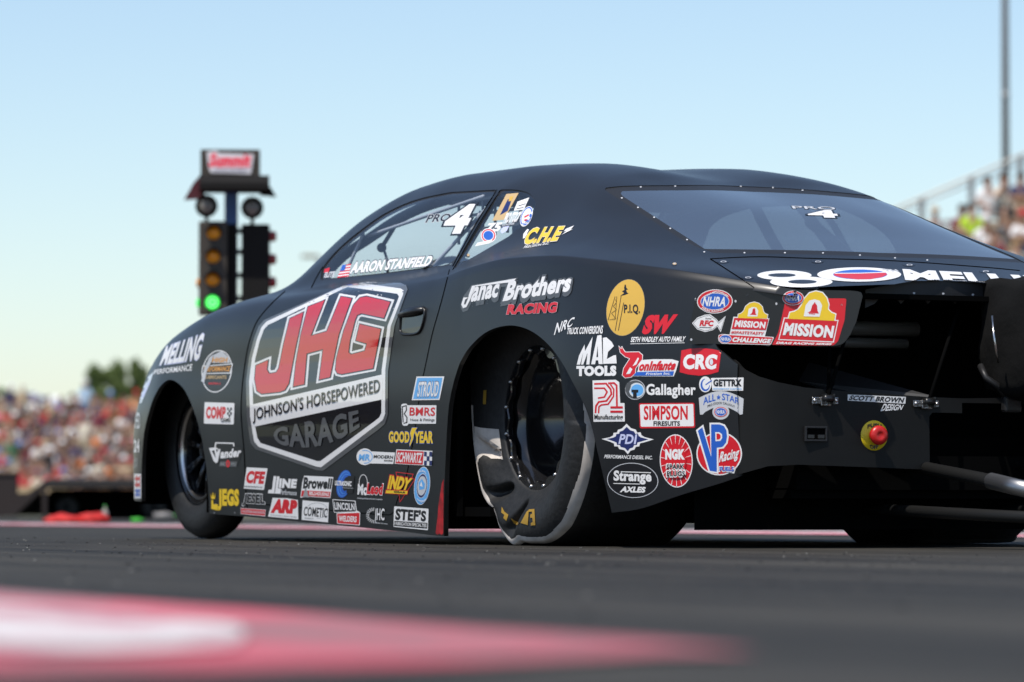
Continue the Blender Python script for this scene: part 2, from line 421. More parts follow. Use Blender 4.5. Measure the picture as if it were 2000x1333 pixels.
ARCH_FRONT = spline(fN([(100,1500),(103,1010),(103,850),(106,700),(122,500),(150,370),(190,240),(240,145),(290,97),(330,87),(380,110),(430,160),(480,260),(530,400),(570,560),(595,720),(605,820),(612,900),(622,1110),(624,1500)]), 6)
ARCH_REAR = spline(fR([(76,2000),(75,1250),(80,930),(85,800),(100,550),(130,400),(170,285),(230,200),(310,133),(400,103),(480,105),(560,137),(640,202),(710,292),(780,420),(840,540),(880,660),(905,770),(985,1110),(1100,1600)]), 6)
DOOR_GLASS = spline(fE([(95,742),(112,650),(230,512),(400,372),(560,266),(760,180),(1000,127)]), 8) + fE([(1325,110),(1170,370),(1010,637),(500,702)])
QUARTER_GLASS = fE([(1345,109),(1420,109)]) + spline(fE([(1480,113),(1550,137),(1588,185),(1590,240),(1540,325),(1400,440)]), 6) + fE([(1120,602),(1015,668)])
REAR_GLASS = spline(fF([(37,162),(150,151),(400,148),(600,149),(900,165),(1200,195),(1400,230),(1560,280)]), 6) + fF([(2400,420),(2400,590)]) + spline(fF([(2000,527),(1800,513),(1400,485),(1000,470),(505,463)]), 6)
TAIL_NOTCH = [(1395,677),(1412,688),(1430,704),(1455,722),(1480,735),(1530,750),(1700,768),(1700,560),(1490,560),(1475,575),(1395,592)]

low = GVID < 3.4
big = np.where(low, 0, 1e6)
f_arch = np.minimum(sd_poly(GPX, ARCH_FRONT), sd_poly(GPX, ARCH_REAR)) + big
f_notch = sd_poly(GPX, TAIL_NOTCH) + np.where(GVID < 2.95, 0, 1e6)
f_tail = np.where(GVID < 2.95, (GV[:, 0] + 1.06) * 600, 1e6)
DECK_EDGE = [(1330,610),(1400,572),(1475,558),(1685,569),(1722,561),(1760,553),(1790,549),(2500,551),(2500,900),(1380,900)]
f_deck = sd_poly(GPX, DECK_EDGE) + np.where((GVID > 2.9) & (GV[:, 0] < -.93), 0, 1e6)
side = (GVID > 3.2) & (GVID < 6.0)
f_door = sd_poly(GPX, DOOR_GLASS) + np.where(side, 0, 1e6)
f_quar = sd_poly(GPX, QUARTER_GLASS) + np.where(side, 0, 1e6)
top = (GVID > 5.6) & (GV[:, 0] < .6)
f_rear = sd_poly(GPX, REAR_GLASS) + np.where(top, 0, 1e6)
# windscreen: from the cowl to the roof header, between the pillars
ws = np.maximum.reduce([GV[:, 0] - (2.22 + .12 * (1 - (GV[:, 1] / .7)**2)), (1.52 + .06 * (1 - (GV[:, 1] / .6)**2)) - GV[:, 0], (6.12 - GVID) * .3])
f_wind = ws * 600

def flange(V, faces, depth):
    """turns every free edge inward by depth, as a folded sheet-metal lip"""
    P = np.array(V); N = np.zeros_like(P); cnt = {}
    for f in faces:
        a, b, c = P[f[0]], P[f[1]], P[f[2]]
        n = np.cross(b - a, c - a)
        if len(f) == 4: n = n + np.cross(c - a, P[f[3]] - a)
        for i in f: N[i] += n
        for i in range(len(f)):
            e = (f[i], f[(i+1) % len(f)])
            k = (min(e), max(e))
            cnt[k] = None if k in cnt else e
    N /= np.linalg.norm(N, axis=1, keepdims=True) + 1e-12
    V = [tuple(v) for v in V]; new = {}; dup = {}; out = []
    for e in cnt.values():
        if e is None or (abs(P[e[0]][1]) < 1e-6 and abs(P[e[1]][1]) < 1e-6): continue
        if all(P[i][0] < -.9 and P[i][2] > .58 for i in e): continue      # the deck edge is a bare sheet edge
        for i in e:
            if i not in new:
                new[i] = len(V); V.append(tuple(P[i] - N[i] * depth))
                dup[i] = len(V); V.append(tuple(P[i]))
        out.append((dup[e[1]], dup[e[0]], new[e[0]], new[e[1]]))
    return V, list(faces) + out, len(out)

def mirrored(V, faces):
    n = len(V); V = [tuple(v) for v in V]
    m = {}; W = list(V)
    for i, v in enumerate(V):
        if abs(v[1]) < 1e-7: m[i] = i
        else: m[i] = len(W); W.append((v[0], -v[1], v[2]))
    return W, list(faces) + [tuple(m[i] for i in f[::-1]) for f in faces]

def cut(f_list, V=None, faces=None, carry=None):
    """clips the half body by each field; the fields ride along as extra columns"""
    A = np.concatenate([GV] + [np.asarray(f)[:, None] for f in f_list], 1)
    fs = GF
    for k in range(len(f_list)):
        A, fs = clip_faces(A, fs, A[:, 3 + k])
    return compact(A, fs)

V, Fc = cut([f_arch, f_notch, f_tail, f_deck, f_door, f_quar, f_rear, f_wind])
V, Fc, n_rim = flange(V, Fc, .016)
W, Fm = mirrored(V, Fc)
# close the nose
shell = mesh_obj("body_shell", W, Fm, [M_BODY, M_VOID], car, smooth=True)
n_fill = bmesh.new()
nose_ring = [(3.42, y, z) for y, z in SEC[0]]
nose_all = [(x, y, z) for x, y, z in nose_ring] + [(x, -y, z) for x, y, z in nose_ring[-2::-1]]
n_fill.faces.new([n_fill.verts.new(p) for p in nose_all])
bm_obj("nose_panel", n_fill, M_BODY, car)

def glass_part(name, f, g_mat, border, inset=.004, bmat=None):
    """pane inside the opening plus its black border as a child"""
    A = np.concatenate([GV, np.asarray(f)[:, None]], 1)
    A, fs = clip_faces(A, GF, -A[:, 3] + 0.8)
    inner, fi = clip_faces(A, fs, -A[:, 3] - border)
    v, ff = compact(inner, fi)
    return v, ff, A, fs
def shrink(V, k):
    return [(x, y - math.copysign(k, y) if abs(y) > 1e-6 else y, z - k * .6) for x, y, z in V]

PANES = []
for nm, f, gm, bd, both in (("door_window", f_door, M_GLASS, 3.0, True), ("quarter_window", f_quar, M_GLASS, 1.5, True),
                            ("rear_window", f_rear, M_RGLASS, 9.0, False), ("windscreen", f_wind, M_GLASS, 12.0, False)):
    v, ff, A, fs = glass_part(nm, f, gm, bd)
    A2, fb = clip_faces(A, fs, A[:, 3] + bd)
    vb, fb = compact(A2, fb)
    v, vb = shrink(v, .003), shrink(vb, .003)
    if both:
        for s in (1, -1):
            g = mesh_obj(nm, [(x, s*y, z) for x, y, z in v], [q if s > 0 else q[::-1] for q in ff], gm, car, smooth=True)
            mesh_obj("window_border", [(x, s*y, z) for x, y, z in vb], [q if s > 0 else q[::-1] for q in fb], M_TRIM, g, smooth=True)
            if s > 0: PANES.append(g)
    else:
        W2, F2 = mirrored(v, ff); g = mesh_obj(nm, W2, F2, gm, car, smooth=True); PANES.append(g)
        W3, F3 = mirrored(vb, fb); mesh_obj("window_border", W3, F3, M_TRIM, g, smooth=True)

# ---- tail: bumper skin that wraps the corner, opening above and in the middle
plan = spline([(-1.03,.702),(-1.06,.6955),(-1.085,.667),(-1.103,.643),(-1.118,.61),(-1.13,.56),(-1.14,.48),(-1.15,.3),(-1.155,.12),(-1.157,0)], 8)
plan = [tuple(p) for p in plan]
zs = np.linspace(.12, .72, 60)
BV = [(x + .03 * (z - .45)**2 * 0, y, z) for x, y in plan for z in zs]
nz = len(zs)
BF = [(i*nz+j, (i+1)*nz+j, (i+1)*nz+j+1, i*nz+j+1) for i in range(len(plan)-1) for j in range(nz-1)]
BUMPER = [(1405,680),(1418,692),(1432,704),(1455,722),(1480,735),(1520,747),(1570,757),(1640,764),(1720,769),(1815,776),(2400,800),(2400,822),(1822,806),(1815,812),(1816,918),(1700,913),(1560,908),(1500,911),(1450,925),(1380,945),(1380,680)]
bpx = project(BV)
A = np.concatenate([np.array(BV), -sd_poly(bpx, BUMPER)[:, None]], 1)
A, BF = clip_faces(A, BF, A[:, 3])
bv, bf = compact(A, BF)
bv, bf, n_rim = flange(bv, bf, .012)
W4, F4 = mirrored(bv, bf)
F4 = [f for f in F4 if not (-.42 < sum(W4[i][1] for i in f) / len(f) < 0 and sum(W4[i][2] for i in f) / len(f) < .43)]   # chute opening
bumper = mesh_obj("rear_bumper", W4, F4, [M_PANEL, M_VOID], car, smooth=True)

# ---- flat sticker plate fixed across each rear corner below the deck
PL_P, PL_D = np.array([-.98, .764, 0]), np.array([-.29, -.36, 0]); PL_D /= np.linalg.norm(PL_D)
PL_N = np.array([-PL_D[1] * -1, -PL_D[0], 0]); PL_N = np.array([PL_D[1], -PL_D[0], 0]); PL_N = PL_N if PL_N[0] < 0 else -PL_N
PLATE = spline([(1357,588),(1366,574),(1385,565)], 4)[:-1] + [(1420,562),(1540,566)] + spline([(1660,568),(1680,571),(1685,582)], 4)[:-1] + [(1672,630)] + spline([(1660,655),(1645,672),(1620,677)], 4)[:-1] + [(1500,674)] + spline([(1372,672),(1348,672),(1345,660)], 4)[:-1] + [(1350,625)]
plate_pts = [on_plane(p, PL_P, PL_N) for p in PLATE]
for s in (1, -1):
    bm = bmesh.new()
    fr = [bm.verts.new((p[0], s * p[1], p[2])) for p in plate_pts]
    bk = [bm.verts.new((p[0] - PL_N[0] * .006, s * (p[1] - PL_N[1] * .006), p[2])) for p in plate_pts]
    bm.faces.new(fr); bm.faces.new(bk[::-1])
    for i in range(len(fr)): bm.faces.new((fr[i], fr[i-1], bk[i-1], bk[i]))
    pl = bm_obj("corner_plate", bm, M_BODY, car)
    if s > 0: plate_obj = pl

# ---- valance with a scalloped lower edge hanging under the deck edge
VX = -1.075
top_e = [(1690,566),(1720,560),(1760,552),(1790,549),(1900,549),(2030,550)]
bot_e = [(1690,602)]
cx = [1708,1760,1813,1866,1918,1968,2018]
for a, b in zip(cx[:-1], cx[1:]):
    for k in range(9):
        t = k / 8
        bot_e.append((a + (b - a) * t, 594 - 14 * math.sin(math.pi * t)**.7))
val = [on_x(p, VX) for p in top_e] + [on_x(p, VX) for p in bot_e[::-1]]
bm = bmesh.new()
fr = [bm.verts.new(p) for p in val]; bk = [bm.verts.new((p[0] + .004, p[1], p[2])) for p in val]
bm.faces.new(fr); bm.faces.new(bk[::-1])
for i in range(len(fr)): bm.faces.new((fr[i], fr[i-1], bk[i-1], bk[i]))
bm_obj("rear_valance", bm, M_TRIM, car)

# ---- floor, bulkheads and wheel housings: black sheet metal
bm = bmesh.new()
box(bm, (1.0, 0, .105), (1.55, 1.72, .03))            # cockpit floor
box(bm, (-.62, 0, .16), (.8, 1.0, .03))               # rear floor
box(bm, (-.66, 0, .45), (.02, 1.42, .62))             # tail bulkhead
box(bm, (-.9, 0, .735), (.42, 1.05, .015))            # under deck
box(bm, (-.15, .0, .45), (.02, .74, .72))             # seat bulkhead low
box(bm, (2.3, 0, .48), (.02, 1.3, .72))               # firewall
box(bm, (2.75, 0, .4), (.9, .9, .5))                  # engine block mass
box(bm, (3.0, 0, .2), (.7, 1.2, .05))
for s in (1, -1):
    box(bm, (1.0, s * .88, .3), (1.2, .02, .42))      # inner sill
    box(bm, (0, s * .36, .48), (1.3, .02, .78))       # inner wheelhouse
    box(bm, (.47, s * .64, .42), (.02, .56, .74))     # front of wheelhouse
    box(bm, (0, s * .60, .81), (1.0, .46, .015))      # top of wheelhouse
    box(bm, (2.85, s * .5, .4), (.9, .02, .6))
    box(bm, (2.36, s * .70, .42), (.02, .40, .62))
    ln = [(2.385,.10),(2.385,.45),(2.5,.62),(2.7,.715),(2.9,.715),(3.08,.655),(3.2,.52),(3.25,.3),(3.25,.13)]
    yo_ = [float(pchip([p[0] for p in CURVES[1]], [p[1] for p in CURVES[1]], [x])[0]) - (.012 if z < .55 else .05) for x, z in ln]
    a_ = [bm.verts.new((x, s * y, z)) for (x, z), y in zip(ln, yo_)]; b_ = [bm.verts.new((x, s * .25, z)) for x, z in ln]
    for k in range(len(ln) - 1): bm.faces.new((a_[k], a_[k+1], b_[k+1], b_[k]))
box(bm, (-.86, 0, .178), (.015, 1.46, .25))           # black sheet added to block light under the tail
bm_obj("floor_pan", bm, M_VOID, car)
# ================================================================== wheels
M_YELLOW_T = mat("tyre_lettering", (0.34, 0.20, 0.02), rough=0.7)
AX = np.array([0, 0, .396])
# the launching rear slick: its lower front is crumpled, so the shoulder radius varies round the tyre
edge_px = [(917,700),(917,760),(918,800),(921,845),(926,895),(932,930),(940,965),(950,985),(962,998),(968,1012),(973,1030),(983,1048),(1000,1067),(1018,1060),(1035,1062),(1055,1062),(1072,1058),(1090,1046),(1108,1028),(1126,1000),(1142,965),(1154,920),(1164,878),(1168,830)]
EA, ER = [], []
for p in edge_px:
    q = on_y(p, .845) - np.array([0, .845, 0]) - AX
    EA.append(math.atan2(q[2], q[0])); ER.append(math.hypot(q[0], q[2]))
EA = np.unwrap(EA)
def shoulder_r(a):
    """a: angle in the X-Z plane, 0 = forward, pi/2 = up"""
    lo, hi = min(EA), max(EA)
    for k in (-1, 0, 1):
        b = a + 2 * math.pi * k
        if lo <= b <= hi:
            return float(pchip(EA, ER, [b])[0])
    return .415
def slick(name, side, parent, wrinkled):
    n = 360; V = []; Fs = []; FM = []; g = random.Random(3)
    yo, yi = .842, .405
    for k in range(n):
        a = 2 * math.pi * k / n
        ro = shoulder_r(a) if wrinkled else (.415 if math.sin(a) > -.92 else .39 / max(-math.sin(a), .9))
        ro = min(max(ro, .34), .43)
        low = max(0.0, math.cos(a + 2.35 - math.pi * .5 - .1))**2 if wrinkled else 0
        low = max(0.0, math.cos(a - (-.75)))**3 if wrinkled else 0
        flat = .396 / max(-math.sin(a), 1e-3) if math.sin(a) < 0 else 9
        rin = min(.418, flat - .002)
        prof = [(.222, yi + .03), (.26, yi - .012), (.34, yi - .012), (rin - .02, yi + .004), (rin, yi + .03)]
        prof += [(min(ro + .004, flat - .001) * (1 - t) + 0 + t * min(ro + .003, flat - .001), yi + .06 + (yo - yi - .10) * t) for t in (.1, .3, .5, .7, .9)]
        prof += [(min(ro, flat), yo - .012), (min(ro - .006, flat), yo + .002)]
        for t in np.r_[np.linspace(.010, .20, 20), np.linspace(.225, 1, 24)]:
            r = (ro - .006) * (1 - t) + .226 * t
            rear_ = .5 - .5 * math.cos(a)
            y = yo + .002 + (.005 + .048 * rear_) * math.sin(math.pi * t**.8) - .030 * t
            if wrinkled:                                  # the sagging sidewall gathers in radial folds
                for a0, dep, wd in ((-.26, .046, .07), (-.52, -.006, .13), (-.78, .056, .075), (-1.08, -.005, .13), (-1.30, .034, .07)):
                    da = (a - a0 + .35 * (t - .25) + math.pi) % (2 * math.pi) - math.pi
                    y -= dep * math.exp(-(da / wd)**2) * math.sin(math.pi * min(1, t * 1.15))**1.2 * (1 if t < .87 else 0) * min(1, t / .22)
                    r -= .010 * math.exp(-(da / wd)**2) * math.sin(math.pi * t) * (1 if dep > 0 else -1) * min(1, t / .22)
            prof.append((r, y))
        prof.append((.215, yo - .055))
        for r, y in prof:
            V.append((math.cos(a) * r, side * y, max(AX[2] + math.sin(a) * r, .001)))
        m = len(prof)
    for k in range(n):
        for j in range(m - 1):
            q = (k*m+j, ((k+1) % n)*m+j, ((k+1) % n)*m+j+1, k*m+j+1)
            Fs.append(q if side < 0 else q[::-1])
            # scrubbed pale band round the lower shoulder
            a = 2 * math.pi * k / n; a = a - 2 * math.pi if a > .25 else a
            w_ = 6.5 + 2.6 * math.exp(-((a + 1.35) / .5)**2) + 1.0 * math.sin(7 * a) + .5 * math.sin(17 * a + 1) - 3.5 * max(0, -a - 2.4)
            FM.append(1 if wrinkled and -3.35 < a < .12 and 10 <= j < 11 + w_ else 0)
    return mesh_obj(name, V, Fs, [M_RUBBER, M_DUST_SUN], parent, smooth=True, fmat=FM)

def rear_wheel(side):
    w = empty("rear_wheel"); w.parent = car
    t = slick("tyre", side, w, side > 0)
    bm = bmesh.new()
    ax = (0, side, 0)
    lathe(bm, [(.232,.800),(.236,.790),(.226,.776),(.200,.770),(.192,.74),(.188,.66),(.150,.64),(.150,.60),(.186,.585),(.190,.46),(.20,.43)], (0, 0, AX[2]), ax, 72)
    lathe(bm, [(.16,.60),(.10,.57),(.07,.585),(.055,.65),(.0,.652)], (0, 0, AX[2]), ax, 48)
    bm_obj("rim", bm, M_RIM, w, smooth=True)
    # scalloped bead-lock ring
    bm = bmesh.new(); n = 192; rings = []
    for k in range(n):
        a = 2 * math.pi * k / n
        ri = .203 - .007 * math.cos(16 * a)
        rings.append([bm.verts.new((math.cos(a) * r, side * y, AX[2] + math.sin(a) * r)) for r, y in ((.236,.796),(.236,.806),(.228,.810),(ri + .003,.810),(ri,.806),(ri,.792))])
    for k in range(n):
        for j in range(5):
            bm.faces.new((rings[k][j], rings[(k+1) % n][j], rings[(k+1) % n][j+1], rings[k][j+1]))
    bm_obj("bead_lock", bm, M_RIM, w)
    bm = bmesh.new()
    lathe(bm, [(.0065, 0), (.0065, .002), (.005, .004), (.0045, .007), (.0025, .007), (.002, .005), (0, .005)], (0, 0, 0), ax, 12)
    b0 = bm_obj("bolt", bm, M_STEEL, w)
    for k in range(16):
        a = 2 * math.pi * (k + .45) / 16
        o = b0
        if k: o = b0.copy(); COL.objects.link(o); o.parent = w
        o.location = (math.cos(a) * .2155, side * .808, AX[2] + math.sin(a) * .2155)
    # brake disc and caliper deep in the barrel
    bm = bmesh.new()
    lathe(bm, [(.15,.52),(.15,.535),(.08,.535),(.08,.52)], (0, 0, AX[2]), ax, 48)
    bm_obj("brake_disc", bm, M_DARKM, w, smooth=True)
    bm = bmesh.new(); box(bm, (-.135, side * .55, AX[2] + .06), (.05, .06, .13), bevel=.01)
    bm_obj("caliper", bm, M_DARKM, w)
    return t
tyre_left = rear_wheel(1)
rear_wheel(-1)

def front_wheel(side):
    w = empty("front_wheel"); w.parent = car
    o = np.array([2.84, 0, .333]); ax = (0, side, 0); R0 = .331; yo = .79
    bm = bmesh.new()
    lathe(bm, [(.193,yo-.105),(.215,yo-.125),(.27,yo-.13),(.315,yo-.118),(.328,yo-.10),(R0,yo-.07),(R0,yo-.055),(.328,yo-.03),(.315,yo-.008),(.29,yo+.006),(.25,yo+.008),(.22,yo),(.203,yo-.012),(.198,yo-.025)], o, ax, 96)
    bm_obj("tyre", bm, M_RUBBER, w, smooth=True)
    bm = bmesh.new()
    lathe(bm, [(.200,yo-.12),(.17,yo-.09),(.168,yo-.05),(.178,yo-.035),(.180,yo-.02),(.196,yo-.014),(.203,yo-.006),(.200,yo-.018)], o, ax, 96)
    bm_obj("rim", bm, M_RIM, w, smooth=True)
    bm = bmesh.new()
    lathe(bm, [(.182,yo-.022),(.186,yo-.016),(.180,yo-.016),(.176,yo-.026)], o, ax, 96)
    bm_obj("rim_lip", bm, M_STEEL, w, smooth=True)
    bm = bmesh.new()
    for k in range(10):
        a = 2 * math.pi * (k + .3) / 10
        for da in (-.055, .055):
            p0 = o + np.array([math.cos(a + da * .2) * .045, side * (yo - .055), math.sin(a + da * .2) * .045])
            p1 = o + np.array([math.cos(a + da) * .174, side * (yo - .040), math.sin(a + da) * .174])
            tube(bm, [p0, p1], [.008, .0055], 8)
    lathe(bm, [(.055,yo-.07),(.055,yo-.05),(.035,yo-.042),(.03,yo-.03),(0,yo-.03)], o, ax, 32)
    bm_obj("spokes", bm, M_RIM, w)
    bm = bmesh.new(); lathe(bm, [(.13,yo-.11),(.13,yo-.10),(.06,yo-.10)], o, ax, 48)
    box(bm, (o[0] - .11, side * (yo - .1), o[2] + .05), (.06, .05, .11), bevel=.01)
    bm_obj("brake_disc", bm, M_DARKM, w)
for s in (1, -1): front_wheel(s)
# ================================================================== fittings on the car
bpy.context.view_layer.update()
def hit(p, bvh):
    d = Vector(ray(p)).normalized(); loc, nor, _, _ = bvh.ray_cast(CAM, d)
    return loc, (nor if nor.dot(d) < 0 else -nor)
def _bvh(objs):
    V, Fs = [], []
    for o in objs:
        n = len(V); V += [v.co.copy() for v in o.data.vertices]; Fs += [tuple(n + i for i in q.vertices) for q in o.data.polygons]
    return BVHTree.FromPolygons(V, Fs)
_B = _bvh([shell, bumper, plate_obj])
M_RED = mat("red_plastic", (.50, .012, .010), rough=.35); M_YEL = mat("yellow_plate", (.72, .52, .01), rough=.45)
M_GLOSSK = mat("gloss_black", (.006, .006, .006), rough=.12, coat=.5)

# flush door handle: raised lip round a dark pocket with a paddle
hp = [tuple(p) for p in spline(fA([(800,235),(812,215),(840,206),(890,200),(910,205),(914,235),(905,280),(890,315),(865,328),(815,330),(797,315),(796,280)]), 4, closed=True)]
pts = []
for p in hp:
    loc, nor = hit(p, _B); pts.append(loc + nor * .002)
c = sum(pts, Vector()) / len(pts); cn = hit((806, 628), _B)[1]
h = empty("door_handle"); h.parent = car
bm = bmesh.new(); vs = [bm.verts.new(c + (q - c) * .98 - cn * .0005) for q in pts]; bm.faces.new(vs); bm_obj("handle_pocket", bm, M_GLOSSK, h)
bm = bmesh.new(); tube(bm, pts + pts[:2], .0045, 8, cap=False); bm_obj("handle_lip", bm, M_BODY, h, smooth=True)
bm = bmesh.new(); q = [hit(p, _B) for p in ((783,616),(800,612),(815,609),(829,606))]; tube(bm, [l + n * (.010 if 0 < k < 3 else .003) for k, (l, n) in enumerate(q)], [.010,.013,.013,.009], 10); bm_obj("handle_paddle", bm, M_BODY, h, smooth=True)

# emergency shut-off on the tail panel
kl, kn = hit((1707, 851), _B); kn = Vector((-1, .08, 0)).normalized()
ks = empty("shut_off_switch"); ks.parent = car
bm = bmesh.new(); lathe(bm, [(0, .003), (.043, .003), (.044, .0), (.044, -.012)], kl, kn, 48); bm_obj("switch_plate", bm, M_YEL, ks)
bm = bmesh.new(); lathe(bm, [(.018, .002), (.018, .018), (.022, .020), (.027, .024), (.0285, .030), (.027, .036), (.020, .0405), (.010, .0425), (.009, .0415), (0, .0415)], kl, kn, 40); bm_obj("switch_button", bm, M_RED, ks, smooth=True)
# charging socket
sl, sn = hit((1592, 848), _B); r = Matrix.Rotation(0, 3, 'Z')
cs = empty("charging_socket"); cs.parent = car
bm = bmesh.new()
for dz, dy, sy, sz in ((.019,0,.068,.006),(-.019,0,.068,.006),(0,.034,.006,.044),(0,-.034,.006,.044)): box(bm, sl + Vector((-.003, dy, dz)), (.010, sy, sz), bevel=.0015)
bm_obj("socket_frame", bm, M_TRIM, cs)
bm = bmesh.new(); box(bm, sl + Vector((-.0015, 0, 0)), (.003, .064, .036)); bm_obj("socket_well", bm, M_VOID, cs)
for dy in (-.017, .017):
    bm = bmesh.new(); box(bm, sl + Vector((-.005, dy, -.008)), (.004, .022, .011), bevel=.001); bm_obj("socket_contact", bm, M_DARKM, cs)
# draw latches, each with a clevis and a thin strut up to the deck
def latch(px, tops):
    l, n = hit((px[0], px[1] + 8), _B); l = Vector(on_x(px, l.x)); t = empty("strut_mount"); t.parent = car
    bm = bmesh.new(); box(bm, l + Vector((-.004, 0, 0)), (.005, .088, .020), bevel=.002); box(bm, l + Vector((-.008, 0, -.002)), (.008, .034, .028), bevel=.003); bm_obj("mount_plate", bm, mat("scuffed_steel", (.36,.35,.34), rough=.35, metal=1.0, bump=.3, scale=70), t)
    bm = bmesh.new(); lathe(bm, [(0,.018),(.009,.018),(.011,.012),(.011,-.014),(0,-.014)], l + Vector((-.022, -.002, .006)), (0, 1, 0), 16); box(bm, l + Vector((-.018, .012, .004)), (.02, .006, .03)); box(bm, l + Vector((-.018, -.016, .004)), (.02, .006, .03)); bm_obj("clevis", bm, M_DARKM, t)
    for dy in (-.036, .036):
        bm = bmesh.new(); lathe(bm, [(0,.012),(.005,.011),(.006,.006),(.006,.0)], l + Vector((0, dy, 0)), (-1, 0, 0), 10); bm_obj("screw", bm, M_STEEL, t)
    for p, X in tops:
        bm = bmesh.new(); e = Vector(on_x(p, X)); tube(bm, [l + Vector((-.022, 0, .012)), e], .0055, 8); bm_obj("strut", bm, M_VOID, t)
latch((1610, 783), [((1671, 590), -1.02), ((1622, 600), -.9)])
latch((1807, 789), [((1876, 590), -1.02)])
# tubes and shelf seen in the dark of the tail
bm = bmesh.new(); tube(bm, [on_x((1560,640), -.85), on_x((1790,644), -.85)], .022, 14); tube(bm, [on_x((1560,668), -.85), on_x((1770,672), -.85)], .016, 12); bm_obj("cross_tube", bm, mat("grey_tube", (.09,.085,.075), rough=.5), car)
bm = bmesh.new(); sh = [on_x(p, X) for p, X in (((1580,708), -.80), ((1815,772), -1.12), ((1815,796), -1.13), ((1640,772), -1.10), ((1560,745), -.85))]; bm.faces.new([bm.verts.new(p) for p in sh]); bm_obj("tail_shelf", bm, M_TRIM, car)
# parachute pack hanging at the tail
bm = bmesh.new(); bmesh.ops.create_cube(bm, size=1); bmesh.ops.subdivide_edges(bm, edges=bm.edges[:], cuts=9, use_grid_fill=True)
rg = random.Random(8)
for v in bm.verts:
    p = v.co.copy(); q = p.normalized() * .62; p = p * .62 + q * .38
    p += Vector((math.sin(9*p.z + 5*p.y), math.sin(8*p.x + 11*p.z), math.sin(13*p.y + 7*p.x))) * .018 + Vector((rg.uniform(-1,1), rg.uniform(-1,1), rg.uniform(-1,1))) * .006
    v.co = Vector((p.x * .30 - 1.20, p.y * .27 - .255, p.z * .35 + .61 + .03 * p.y))
bm_obj("parachute_pack", bm, M_CLOTH, car, smooth=True)
bm = bmesh.new(); tube(bm, [on_x((1938,618), -1.26), on_x((1941,655), -1.30), on_x((1946,690), -1.30), on_x((1950,708), -1.27)], .0035, 8); bm_obj("release_cable", bm, M_STEEL, car)
bm = bmesh.new(); tube(bm, [on_x((1915,715), -1.12), on_x((1925,738), -1.16), on_x((1950,755), -1.16), on_x((1972,785), -1.16)], .010, 8); box(bm, on_x((1975,790), -1.16), (.03,.06,.05), bevel=.008); bm_obj("parachute_mount", bm, M_TRIM, car)
# wheelie bars
bm = bmesh.new()
tube(bm, [(-.95,.12,.255), (-1.45,.125,.20), (-2.30,.14,.085)], .019, 14); tube(bm, [(-.95,-.28,.255), (-2.30,-.26,.085)], .019, 14)
tube(bm, [(-.7,.16,.12), (-1.4,.155,.10), (-2.30,.14,.075)], .017, 14); tube(bm, [(-.7,-.30,.12), (-2.30,-.26,.075)], .017, 14)
tube(bm, [(-2.28,.14,.08), (-2.28,-.26,.08)], .014, 12)
bm_obj("wheelie_bar", bm, mat("bar_paint", (.012,.012,.0115), rough=.5, spec=.2), car)
bm = bmesh.new(); tube(bm, [(-1.50,.126,.194), (-1.72,.129,.164)], .0235, 18); bm_obj("bar_sleeve", bm, mat("brushed_aluminium", (.34,.34,.34), rough=.42, metal=1.0), car)
for y in (.14, -.26):
    bm = bmesh.new(); lathe(bm, [(.02,-.02),(.05,-.02),(.055,-.012),(.055,.012),(.05,.02),(.02,.02)], (-2.33, y, .056), (0,1,0), 32); bm_obj("wheelie_wheel", bm, M_RUBBER, car, smooth=True)
bm = bmesh.new(); box(bm, (-.42, 0, .20), (.9, .78, .26)); box(bm, (-.8, .0, .22), (.5, 1.0, .10)); bm_obj("rear_axle_housing", bm, M_VOID, car)

# cockpit: cage, seat, dash, net
def bars(name, lines, r, m):
    for L in lines:
        bm = bmesh.new(); tube(bm, spline(L, 6), r, 10); bm_obj(name, bm, m, car, smooth=True)
hoop = [(.50,.60,.2),(.50,.60,.85),(.55,.53,1.06),(.62,.40,1.185),(.62,0,1.20),(.62,-.40,1.185),(.55,-.53,1.06),(.50,-.60,.85),(.50,-.60,.2)]
cage = [hoop]
for s in (1, -1):
    cage += [[(.62,s*.42,1.17),(1.35,s*.47,1.175),(1.75,s*.55,1.08),(2.08,s*.63,.88),(2.15,s*.64,.3)], [(.55,s*.5,1.08),(.1,s*.5,.86),(-.5,s*.48,.62)], [(.52,s*.58,.9),(1.2,s*.66,.78),(2.1,s*.64,.76)], [(.62,s*.3,1.18),(.2,s*.2,.92),(-.3,s*.12,.7)]]
cage += [[(.50,-.60,.85),(.50,.60,.85)], [(.58,.45,1.12),(.50,-.10,.86)], [(1.35,.46,1.175),(1.35,-.46,1.175)], [(.0,.5,.80),(-.0,-.5,.80)]]
bars("roll_cage_bar", cage, .019, M_BAR)
bars("window_strut", [[(1.62,.66,1.07),(1.72,.70,.90)], [(.80,.60,1.145),(1.62,.645,1.06)], [(.70,.605,1.13),(.93,.74,.90)], [(.86,.58,1.10),(.90,.66,.92)]], .006, M_BARL)
bm = bmesh.new()
box(bm, (.72, .30, .62), (.12, .46, .66), Matrix.Rotation(R(-14), 3, 'Y'), bevel=.03); box(bm, (.98, .30, .36), (.46, .48, .12), bevel=.03); box(bm, (.64, .30, 1.0), (.10, .30, .16), Matrix.Rotation(R(-10), 3, 'Y'), bevel=.03)
for s in (-.17, .17): box(bm, (.73, .30 + s, 1.0), (.20, .03, .15), bevel=.012)
bm_obj("racing_seat", bm, M_TRIM, car)
bm = bmesh.new(); box(bm, (2.0, 0, .80), (.22, 1.2, .14), bevel=.03); bm_obj("dashboard", bm, M_TRIM, car)
